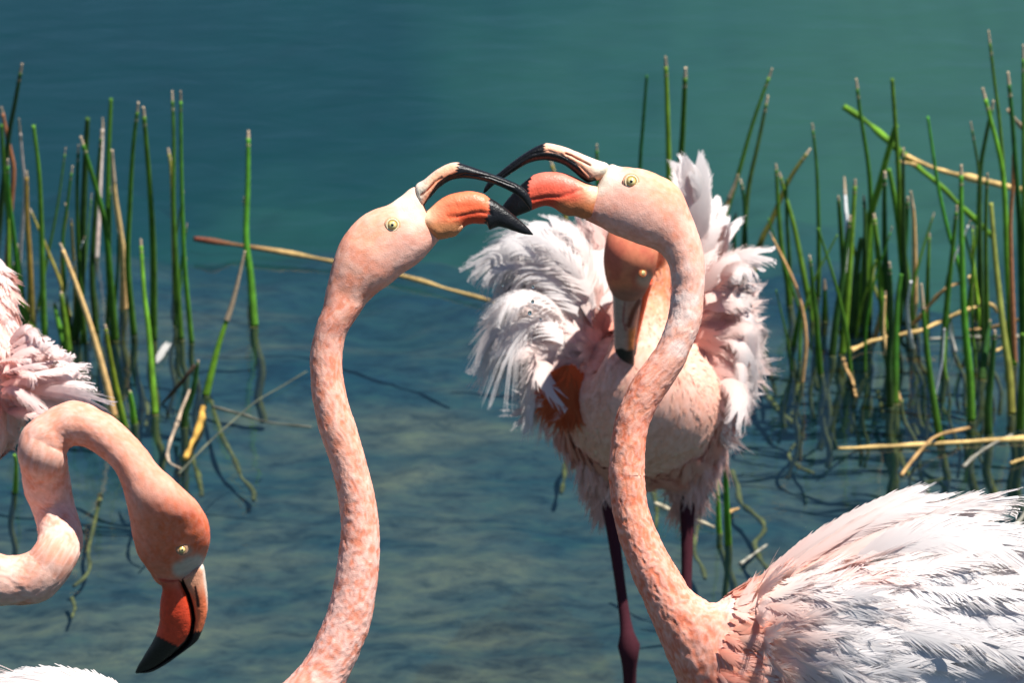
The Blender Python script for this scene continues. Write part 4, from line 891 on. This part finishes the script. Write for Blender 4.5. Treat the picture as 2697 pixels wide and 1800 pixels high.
# ------------------------------------------------------------------ rushes standing in the water
G_BRIGHT, G_MID, G_DARK, G_OLIVE = np.array([.085, .19, .014]), np.array([.042, .12, .010]), np.array([.018, .055, .010]), np.array([.16, .15, .03])
C_TAN, C_STRAW, C_GREY, C_RUST, C_TIP = lin(176, 140, 92), lin(214, 180, 116), lin(150, 146, 132), lin(110, 62, 48), lin(196, 172, 142)
KINDC = {'g': (G_BRIGHT, 'bright green'), 'm': (G_MID, 'green'), 'd': (G_DARK, 'dark green'), 'o': (G_OLIVE, 'yellow green'), 't': (C_TAN, 'dry tan'), 'w': (lin(206, 190, 176), 'pale withered'), 'r': (lin(150, 98, 62), 'brown dead')}
REEDS = []
rr = np.random.RandomState(77)
def rush(pts, rpx=8.0, kind='m', tip=22, sub=True, clump='l'):
    tip = tip*(0.4+0.9*rr.rand())*(tip > 30 or rr.rand() < 0.75)
    """pts: photo points from the tip down to the waterline"""
    base = WP(*pts[-1]); Y0 = base[1]; h0 = pts[-1][1]; lean = rr.randn()*0.05
    w = [VP(x, y, Y0+lean*(1-(y-pts[0][1])/(h0-pts[0][1]+1e-6))) for x, y in pts]; w[-1] = base
    pxm = (base-CAMP)@AF/FP; c0, word = KINDC[kind]
    path = crom(np.array(w), 26); L = np.linalg.norm(np.diff(path, axis=0), axis=1).sum(); rad = rpx*(1.1+0.15*rr.randn())*pxm*(0.5+0.5*np.linspace(0, 1, 26))*(1+rr.randn()*0.06)
    k = max(2, min(20, int(round(tip*pxm/L*26)))) if tip else 0
    root = empty('rush', base)
    var = 1.75+rr.randn()*0.4; hue = np.array([1.05+rr.randn()*0.22, 1, 1])
    cs = lambda t: np.clip(mixc(c0*var*hue, c0*var*0.8+np.array([.01, .005, 0]), sm(0.6, 1.0, t)), 0.004, 0.9)
    b = MB(); tube(b, path[max(0, k-1)::2] if (25-max(0, k-1)) % 2 == 0 else np.vstack([path[max(0, k-1):-1:2], path[-1:]]), np.interp(np.linspace(0, 1, len(range(max(0, k-1), 26, 2)) if (25-max(0, k-1)) % 2 == 0 else len(range(max(0, k-1), 25, 2))+1), np.linspace(0, 1, 26), rad), cs, 10)
    b.build('stem', M_REED if kind in 'gmdo' else M_DRY, root)
    if k:
        b = MB(); ks = path[:k+1]; tube(b, ks if len(ks) > 2 else np.vstack([ks[0], ks.mean(0), ks[-1]]), np.linspace(rad[0]*0.55, rad[k]*1.02, max(3, len(ks))), C_TIP*(1+rr.randn()*0.2), 8)
        b.build('dry_tip', M_DRY, root)
    if sub:
        d = (path[-1]-path[-4]); d = d/np.linalg.norm(d); d[2] = min(d[2], -0.6); d[1] *= 0.3
        dep = 0.20; ph = rr.rand()*6; pp = []
        for q in np.linspace(0, 1, 9):
            pp.append(base+d*(dep*q/abs(d[2]))+np.array([math.sin(ph+q*9)*0.006*min(1, q*3)+rr.randn()*0.001-math.sin(ph)*0, 0, 0]))  # sideways wave in the stem shape imitates refraction through ripples
        b = MB(); tube(b, pp, np.full(9, rad[-1]*1.02), np.array([.15, .13, .04])*(1+rr.randn()*0.15), 8); b.build('submerged_stem', M_SUB, root)
    hgt = h0-pts[0][1]; dx = pts[0][0]-pts[-1][0]
    look = ('tall' if hgt > 520 else 'short' if hgt < 230 else 'middling')+' '+word
    how = 'leaning right' if dx > 0.13*hgt else 'leaning left' if dx < -0.13*hgt else 'upright'
    REEDS.append((pts[0][0], clump, look, how, root)); return root
for fn, lst in ((L1, [
    ([(130, 150), (85, 400), (45, 640), (-40, 1450)], 8, 'd', 14), ([(8, 405), (50, 620), (80, 780), (60, 1050), (40, 1380)], 9, 'r', 20), ([(8, 510), (25, 800), (50, 1100), (60, 1600)], 9, 'm', 14), ([(112, 475), (130, 700), (145, 900), (120, 1250), (100, 1500)], 6, 'w', 60),
    ([(197, 515), (230, 800), (245, 1150), (255, 1560), (268, 1830)], 8.5, 'm', 18), ([(157, 785), (160, 1050), (175, 1300), (190, 1700)], 7, 'o', 14), ([(427, 755), (395, 1000), (370, 1200), (385, 1500), (420, 1780)], 7, 'm', 14),
    ([(383, 975), (395, 1030), (370, 1200), (365, 1560)], 7, 'o', 16), ([(463, 630), (455, 900), (465, 1300), (500, 1800)], 7.5, 'm', 14), ([(517, 470), (505, 700), (490, 1100), (475, 1500), (440, 1780)], 9, 'd', 22), ([(475, 580), (550, 830), (615, 1080), (650, 1400), (680, 1780)], 8.5, 'm', 14),
    ([(600, 545), (575, 850), (548, 1250), (545, 1450), (570, 1740)], 8.5, 'd', 18), ([(655, 355), (640, 700), (637, 1000), (640, 1300), (660, 1650)], 9, 'm', 14), ([(660, 660), (675, 900), (700, 1080), (725, 1300), (730, 1600)], 8, 't', 90), ([(816, 378), (785, 650), (765, 1000), (755, 1350), (790, 1750)], 8.5, 'm', 18),
    ([(845, 405), (865, 650), (885, 900), (905, 1300), (905, 1780)], 8.5, 'm', 14), ([(1015, 310), (1025, 600), (1025, 1000), (1045, 1400), (1070, 1780)], 8, 'm', 44), ([(1065, 310), (1068, 650), (1075, 1000), (1090, 1350), (1130, 1800)], 8.5, 'm', 14),
    ([(992, 650), (1010, 780), (1020, 1000), (1035, 1500)], 7.5, 'o', 34), ([(1465, 545), (1462, 850), (1452, 1180), (1478, 1400), (1502, 1700)], 9.5, 'm', 18), ([(830, 1185), (850, 1500), (880, 1760), (915, 2220)], 9.5, 'g', 14), ([(605, 470), (605, 560), (590, 900), (570, 1300)], 6, 'w', 40),
    ([(420, 1070), (430, 1250), (440, 1400), (445, 1650)], 6, 'o', 10), ([(45, 715), (50, 900), (85, 1200), (125, 1560), (150, 1700)], 8, 'm', 12), ([(85, 1330), (75, 1500), (70, 1650)], 7, 'm', 12), ([(1440, 940), (1450, 1080), (1455, 1250), (1470, 1420)], 6, 'r', 8)]),
    (L2, [([(1445, 25), (1375, 320), (1290, 580), (1215, 875)], 8.5, 'g', 150), ([(355, -20), (440, 200), (530, 460), (610, 740), (672, 1000)], 8, 't', 20), ([(360, 265), (385, 450), (402, 610)], 11, 'g', 10), ([(320, 330), (350, 470), (388, 600)], 9, 'm', 10),
    ([(620, 460), (645, 620), (685, 830), (735, 1060)], 8.5, 'g', 14), ([(765, 850), (780, 940), (790, 1040)], 7, 'g', 10), ([(105, 290), (165, 420), (245, 610)], 11, 'g', 12), ([(1170, 670), (1140, 850), (1095, 980), (1085, 1060)], 9, 'd', 24), ([(85, 1230), (95, 1290), (90, 1450)], 9, 'g', 8)]),
    (R1, [([(-440, 330), (-460, 600), (-480, 900), (-490, 1700)], 8.5, 'd', 20), ([(-330, 220), (-320, 500), (-310, 900), (-300, 1650)], 9, 'g', 14), ([(-212, 285), (-225, 600), (-245, 1000), (-250, 1700)], 8.5, 'm', 16), ([(-1010, 830), (-980, 930), (-930, 1100), (-880, 1650)], 8, 'o', 8), ([(-735, 740), (-735, 800), (-730, 1000), (-720, 1600)], 7, 'm', 10),
    ([(300, 290), (190, 600), (90, 950), (0, 1250), (-90, 1650)], 9, 'm', 22), ([(275, 450), (220, 720), (160, 1000), (135, 1300), (130, 1650)], 9.5, 'd', 10), ([(100, 915), (70, 1000), (35, 1090), (-20, 1300), (-60, 1650)], 9, 't', 80), ([(112, 945), (130, 1040), (140, 1200), (150, 1650)], 7, 'd', 8), ([(85, 1145), (75, 1250), (80, 1600)], 6.5, 'd', 8),
    ([(525, 765), (400, 950), (300, 1180), (225, 1340), (160, 1640)], 8, 'o', 30), ([(535, 615), (560, 850), (572, 1150), (575, 1450), (570, 1640)], 8, 'm', 10), ([(322, 855), (335, 1100), (355, 1350), (390, 1560), (400, 1690)], 8.5, 'm', 12), ([(342, 905), (380, 1050), (430, 1230), (480, 1480), (520, 1690)], 8, 'm', 10), ([(385, 945), (385, 1150), (400, 1400), (410, 1640)], 6, 'd', 8),
    ([(690, 1045), (705, 1250), (718, 1450), (720, 1700)], 7, 'm', 12), ([(725, 930), (732, 1080), (738, 1200), (745, 1600)], 8, 'w', 100), ([(790, 945), (775, 1200), (755, 1500), (735, 1750), (712, 1975)], 9, 'g', 12), ([(760, 1160), (735, 1350), (715, 1520), (680, 1750), (655, 1980)], 9, 'd', 12), ([(795, 350), (820, 560), (865, 850), (880, 1050), (880, 1400), (870, 1800)], 8.5, 'm', 14),
    ([(1007, 350), (1025, 600), (1045, 900), (1060, 1250), (1100, 1560), (1130, 1880)], 8.5, 'm', 12), ([(1030, 625), (985, 780), (930, 990), (870, 1200), (850, 1450), (820, 1790)], 12, 'g', 24), ([(1073, 760), (1073, 1000), (1078, 1300), (1090, 1560), (1110, 1900)], 8.5, 'd', 12), ([(988, 885), (1020, 1050), (1050, 1250), (1075, 1500), (1120, 1770)], 8, 'm', 16),
    ([(840, 1040), (848, 1200), (845, 1450), (845, 1860)], 9, 'd', 10), ([(900, 1150), (920, 1350), (940, 1560), (965, 1880)], 10, 'm', 8), ([(965, 900), (962, 1100), (965, 1350), (985, 1850)], 9, 'd', 8), ([(1217, 575), (1250, 800), (1285, 1020), (1345, 1280), (1410, 1500), (1440, 1830)], 8.5, 'm', 16), ([(1117, 1015), (1135, 1180), (1140, 1400), (1140, 1680)], 7.5, 't', 60),
    ([(1100, 1050), (1090, 1250), (1070, 1480), (1050, 1800)], 9, 'd', 8), ([(1255, 1145), (1200, 1320), (1150, 1500), (1110, 1680), (1085, 1800)], 8, 'm', 12), ([(1228, 1265), (1220, 1450), (1215, 1650), (1212, 1860)], 8, 'm', 22), ([(1415, 860), (1415, 1150), (1422, 1500), (1435, 1800), (1465, 2100), (1475, 2370)], 9, 'm', 10),
    ([(1390, 1100), (1370, 1300), (1345, 1540), (1320, 1800), (1308, 2030)], 9, 'm', 10), ([(1470, 605), (1500, 780), (1522, 950), (1528, 1300), (1545, 1900)], 8.5, 'd', 10), ([(1575, 65), (1605, 320), (1640, 600), (1665, 900), (1685, 1300), (1700, 1900)], 10, 'm', 14), ([(1540, 405), (1590, 600), (1640, 800), (1668, 1000), (1690, 1500), (1725, 2040)], 9, 'g', 12),
    ([(1605, 480), (1560, 700), (1530, 880), (1522, 1150), (1530, 1750)], 8.5, 'd', 8), ([(1690, 310), (1715, 580), (1735, 850), (1760, 1250), (1785, 2130)], 9.5, 'd', 12), ([(1780, 150), (1782, 600), (1785, 1200), (1790, 2130)], 9, 'm', 12), ([(1590, 1085), (1605, 1280), (1625, 1500), (1665, 1850), (1700, 2100), (1712, 2330)], 11, 'o', 24), ([(1722, 750), (1718, 1000), (1705, 1200), (1712, 1560), (1730, 2040)], 7.5, 'r', 60),
    ([(520, 1395), (530, 1480), (545, 1640), (560, 1800), (583, 2095)], 8.5, 'm', 18), ([(1465, 1520), (1480, 1600), (1485, 1680)], 10, 't', 0), ([(990, 1440), (995, 1550), (1000, 1750), (1010, 2000)], 7.5, 'd', 10), ([(1570, 910), (1562, 1100), (1560, 1400), (1570, 1960)], 8, 'm', 16), ([(825, 1295), (800, 1450), (790, 1600), (770, 1850)], 9, 'd', 10)]),
    (R2, [([(568, 180), (570, 300), (570, 405)], 8, 'm', 22), ([(437, 310), (418, 430), (398, 545)], 7.5, 'm', 14), ([(990, 150), (970, 300), (960, 560), (955, 860)], 10, 'm', 24), ([(925, 85), (935, 350), (922, 620), (928, 880)], 9, 'd', 10), ([(1100, 205), (1115, 400), (1150, 720), (1202, 1065)], 9, 'm', 110), ([(870, 210), (885, 300), (870, 400), (845, 500)], 7, 't', 0), ([(1480, 400), (1455, 560), (1435, 730)], 10, 'd', 8), ([(1505, 460), (1490, 650), (1470, 860), (1470, 1030)], 10, 'd', 8), ([(1660, 480), (1655, 700), (1645, 1000)], 9, 'm', 0),
    ([(22, 1108), (24, 1300), (32, 1500), (38, 1640)], 9, 'g', 12)]),
    (Z5, [([(612, -40), (622, 130), (628, 300), (632, 330)], 7.5, 'g', 12)])):
    for pts, r, kd, tp in lst:
        rush(fn(pts), r, kd, tp, clump='l' if fn in (L1, L2) else 'r')
for q in range(34):
    lft = q < 12
    bx, by = (rr.uniform(20, 470), rr.uniform(800, 960)) if lft else (rr.uniform(2080, 2690), rr.uniform(820, 1080))
    h = rr.uniform(140, 420); ln = rr.randn()*0.16*h; cv = rr.randn()*0.10*h
    rush([(bx+ln, by-h), (bx+ln*0.6+cv*0.6, by-h*0.62), (bx+ln*0.25+cv*0.5, by-h*0.3), (bx, by)], rr.uniform(3.2, 5.5), 'gmdowtm'[rr.randint(7)], 10, clump='l' if lft else 'r')
ONES = 'first second third fourth fifth sixth seventh eighth ninth tenth eleventh twelfth thirteenth fourteenth fifteenth sixteenth seventeenth eighteenth nineteenth'.split()
TENS = {20: 'twent', 30: 'thirt', 40: 'fort', 50: 'fift', 60: 'sixt', 70: 'sevent', 80: 'eight', 90: 'ninet'}
def ordinal(k):
    if k < 20: return ONES[k-1]
    t = TENS[k//10*10]; return t+'ieth' if k % 10 == 0 else t+'y-'+ONES[k % 10-1]
for cl in 'lr':
    R = sorted([q for q in REEDS if q[1] == cl], key=lambda q: q[0] if cl == 'l' else -q[0])
    for k, (x, _, look, how, o) in enumerate(R):
        tag(o, f"{look} rush stem, {how}, {ordinal(k+1)} rush tip in from the {'left' if cl == 'l' else 'right'} edge", 'rush', 'rushes standing in the '+('left' if cl == 'l' else 'right')+' clump')

# dead stalks and leaves lying on or across the water
def stalk(name, fn, pts, r0, r1, col, label, cat='stalk', lifts=None, mat=M_DRY, z0=0.006, col2=None, group='dead stalks lying across the water'):
    q = fn(pts); n = len(q); lf = lifts or [z0]*n
    w = [WP(x, y, z) for (x, y), z in zip(q, lf)]; pxm = (w[0]-CAMP)@AF/FP
    w2 = crom(np.array(w), n*2+1); w2[1:-1] += rr.randn(n*2-1, 3)*r0*pxm*0.07*np.array([1, 1, 0.5])
    b = MB(); tube(b, w2, np.linspace(r0, r1, n*2+1)*pxm*(0.85+0.2*rr.randn(n*2+1).clip(-1.5, 1.5)), lambda t: np.clip(mixc(np.asarray(col), np.asarray(col if col2 is None else col2), sm(0, 0.4, t))*(1+0.25*np.sin(t*23+r0))[:, None], 0.004, .9), 8)
    o = b.build(name, mat, None, origin=w[0]); tag(o, label, cat, group); return o
stalk('dead_stalk', PX, [(512, 629), (560, 636), (620, 645), (700, 657), (870, 688), (1060, 728), (1180, 762), (1305, 797)], 8, 6.5, C_RUST, 'long straw stalk crossing behind the centre flamingo\'s neck, rust-brown at its outer end', lifts=[.03, .03, .02, .02, .012, .012, .01, .01], col2=C_STRAW*0.85)
stalk('broken_leaf', L2, [(1198, 950), (1190, 1010), (1165, 1090), (1125, 1180), (1095, 1250)], 10, 8, lin(190, 148, 70), 'short broken yellow leaf below the yellow-green rush with the long pale top', 'leaf')
stalk('bent_twig', L2, [(1150, 700), (1080, 790), (1010, 870), (960, 925)], 6, 4, lin(70, 56, 44), 'dark brown bent twig beside the short broken yellow leaf', 'twig', lifts=[.10, .07, .03, .0])
stalk('curled_leaf', L2, [(1118, 850), (1060, 1000), (1005, 1150), (988, 1240), (1015, 1290), (1065, 1312)], 6, 5, lin(170, 150, 128), 'pale curled withered leaf hooked at its lower end, left of the broken yellow leaf', 'leaf')
stalk('grass_stem', ZN, [(640, 280), (540, 340), (430, 405), (330, 490), (240, 570), (110, 705)], 2.2, 3.2, lin(92, 96, 80), 'long thin grey-green grass stem lying diagonally left of the centre neck', 'grass stem')
stalk('grass_stem', ZN, [(250, 425), (380, 460), (480, 490), (660, 510)], 4, 3, lin(104, 104, 92), 'faint brown grass stem lying flat left of the centre neck', 'grass stem', z0=0.002)
stalk('fallen_leaf', R1, [(720, 515), (860, 610), (1000, 735), (1130, 850), (1280, 975), (1430, 1120), (1600, 1285)], 9, 9, G_BRIGHT*1.4, 'long green rush leaf fallen diagonally across the right clump', 'leaf', lifts=[.36, .33, .30, .26, .22, .17, .10], mat=M_REED)
stalk('dead_stalk', R1, [(1090, 805), (1180, 850), (1330, 905), (1500, 945), (1650, 980), (1790, 1015)], 7, 13, C_STRAW, 'thick tan broken stalk slanting high across the right clump to the frame edge', lifts=[.28, .27, .26, .26, .25, .24])
stalk('dead_stalk', R1, [(1030, 840), (1090, 850), (1150, 862)], 7, 7, C_STRAW*0.9, 'short tan stub at the pale end of the thick broken stalk', lifts=[.27, .27, .27])
stalk('dead_stalk', R1, [(1692, 535), (1740, 600), (1800, 680)], 7, 6, lin(170, 148, 120), 'short dry slanting blade at the right frame edge above the thick tan stalk', lifts=[.45, .42, .38])
stalk('dead_stalk', R2, [(710, 572), (830, 522), (960, 490), (1100, 460), (1230, 400), (1350, 350), (1460, 315), (1490, 320), (1515, 360)], 8, 7, C_STRAW, 'long tan bent stalk across the waterline of the right clump, kinked at its upper end', lifts=[.006, .01, .02, .03, .04, .06, .07, .07, .05])
stalk('dead_stalk', R2, [(1030, 450), (1100, 380), (1160, 305), (1230, 235), (1310, 200)], 7, 5, C_TAN, 'curved tan blade rising from the middle of the long bent stalk', lifts=[.02, .05, .08, .11, .12])
stalk('dead_stalk', R2, [(1130, 508), (1350, 500), (1640, 495)], 5, 7, C_GREY, 'thin grey stalk floating level between the right rushes', z0=0.004)
stalk('dead_stalk', R2, [(1360, 460), (1480, 447), (1580, 420), (1670, 390)], 4, 7, C_TAN*0.9, 'thin brown stalk curving up to the right frame edge above the level grey one', lifts=[.005, .01, .03, .05])
stalk('dead_stalk', R2, [(640, 1112), (900, 1102), (1200, 1085), (1450, 1070), (1670, 1058)], 5, 10, C_STRAW, 'long straight pale straw stalk floating level low in the right clump', lifts=[.004]*5)
stalk('dead_stalk', R2, [(990, 1262), (1060, 1165), (1170, 1052), (1270, 1020), (1385, 992)], 7, 5, C_TAN, 'bent tan stalk crossing over the long level straw', lifts=[.004, .012, .02, .02, .012])
stalk('dead_stalk', R2, [(670, 618), (690, 680), (720, 735), (742, 830)], 6, 4, C_TAN, 'small tan curled blade at the foot of the bright green rush pair', lifts=[.02, .015, .01, .004])
stalk('dead_stalk', R2, [(1490, 585), (1530, 565), (1585, 540)], 6, 5, C_STRAW*0.9, 'small straw piece floating near the right frame edge')
stalk('dead_stalk', R2, [(1330, 1215), (1400, 1150), (1490, 1090), (1600, 1040)], 6, 5, C_GREY*0.8, 'grey matted stalk just below the long level straw', z0=0.003)
stalk('dead_stalk', R2, [(1590, 1195), (1630, 1180), (1680, 1165)], 7, 6, C_STRAW*0.8, 'tan straw end poking in from the right frame edge')
stalk('dead_stalk', Z5, [(268, 163), (340, 197), (440, 243), (520, 268), (600, 300)], 7, 5, lin(190, 178, 150), 'pale straw floating behind the preening flamingo\'s leg')
stalk('dead_stalk', Z5, [(672, 228), (705, 205), (742, 193)], 6, 5, C_TAN, 'little tan twig at the foot of two short green rushes')
stalk('dead_stalk', Z5, [(748, 508), (820, 455), (900, 398)], 6, 4, C_GREY, 'pale grey straw floating above the right flamingo\'s back')
stalk('dead_stalk', R2, [(1620, 1540), (1666, 1480), (1720, 1420)], 7, 6, C_GREY, 'grey stalk slanting out of the frame beside the right flamingo\'s plumes')
# stems under the surface; wavy ones are rush reflections given stem shape
def sunk(fn, pts, r, label, z=-0.17, col=(.16, .135, .04)):
    return stalk('stem_and_reflection', fn, pts, r, r*0.8, col, label, 'sunken stem', None, M_SUB, z, group='brown stems sunk under the surface')
sunk(L2, [(1240, 900), (1280, 1020), (1320, 1140), (1390, 1270), (1430, 1370), (1490, 1440), (1495, 1500)], 8, 'olive underwater streak trailing down from the yellow-green rush with the long pale top')
sunk(L2, [(1085, 1060), (1100, 1150), (1140, 1260), (1175, 1380), (1190, 1470)], 9, 'dark sunken stem under the broken yellow leaf')
sunk(L2, [(800, 620), (805, 760), (840, 870), (870, 960), (860, 1060)], 8, 'brown sunken stem beside the tallest bright green rush of the left clump')
sunk(Z3, [(520, 600), (480, 780), (455, 900), (465, 970), (430, 1030), (380, 1070)], 7, 'wavy yellowish sunken stem between the left flamingo\'s neck and head')
sunk(Z3, [(370, 1130), (385, 1180), (370, 1235)], 7, 'short yellowish sunken stem left of the drinking flamingo\'s bill')
sunk(R2, [(210, 700), (250, 820), (330, 920), (400, 975), (445, 1035), (400, 1100), (370, 1150), (420, 1210), (510, 1250)], 8, 'looping reflection shaped as a stem right of the preening flamingo')
sunk(R2, [(225, 560), (260, 650), (285, 750), (295, 820)], 8, 'short dark sunken stem beside the preening flamingo\'s wing', col=(.05, .045, .015))
sunk(Z5, [(700, -10), (735, 70), (740, 130), (765, 180), (830, 230), (885, 290), (870, 340), (830, 390), (850, 460), (890, 520), (925, 560)], 9, 'winding sunken stem between the two short green rushes and the right flamingo\'s back')
sunk(Z5, [(490, 120), (520, 220), (500, 330), (490, 440), (530, 520), (550, 590)], 8, 'wavy sunken stem beside the preening flamingo\'s right leg')
sunk(Z5, [(250, 20), (265, 150), (280, 220), (268, 310)], 8, 'olive sunken stem right of the right flamingo\'s neck')
sunk(R2, [(440, 680), (420, 790), (400, 880), (385, 930)], 7, 'slanting sunken stem under the rushes nearest the preening flamingo')
sunk(R2, [(860, 800), (900, 930), (940, 1020), (1040, 1270), (1150, 1300), (1260, 1250)], 8, 'curving sunken stem in the middle of the right clump')
sunk(PX, [(1508, 1195), (1490, 1225), (1485, 1270), (1478, 1300)], 8, 'yellow sunken stem left of the preening flamingo\'s belly', col=(.12, .10, .02))

# drops of water thrown up by the bills, and a loose white feather on the lake
m, n, l = new_mat('water_drop'); out = n.new('ShaderNodeOutputMaterial'); g = n.new('ShaderNodeBsdfGlass'); g.inputs['IOR'].default_value = 1.33; g.inputs['Roughness'].default_value = 0.0; l.new(g.outputs[0], out.inputs[0]); M_DROP = m
for px, py, r, lb in ((1404, 756, 4.0, 'uppermost of the water drops falling before the ruffled left wing'), (1403, 795, 4.4, 'second water drop down before the ruffled left wing'), (1395.5, 825, 5.4, 'largest and lowest water drop before the ruffled left wing'), (1424, 841, 3.0, 'tiny water drop beside the largest one'), (1324, 753, 2.6, 'tiny water drop left of the others against the lake')):
    b = MB(); c = P(px, py, 5.03); sphere(b, c, r*5.03/FP, (0.8, 0.8, 0.8), 12, 16, (1, 1.12, 1)); tag(b.build('water_drop', M_DROP, None, origin=c), lb, 'water drop', 'falling water drops')
b = MB(); f0, f1, f2 = WP(412, 958, 0.006), WP(424, 932, 0.014), WP(440, 908, 0.008)
v, q, c, nr = long_feather(f0, f1, f2, 0.014, 0.3, T_LONG[0], lin(190, 188, 184), lin(205, 204, 200), view=np.array([0, -0.3, 1.0])); b.add(v, q, c, nr)
tag(b.build('loose_feather', M_FEATHER, None, origin=f0), 'small loose white feather floating beside a bright green rush', 'feather')
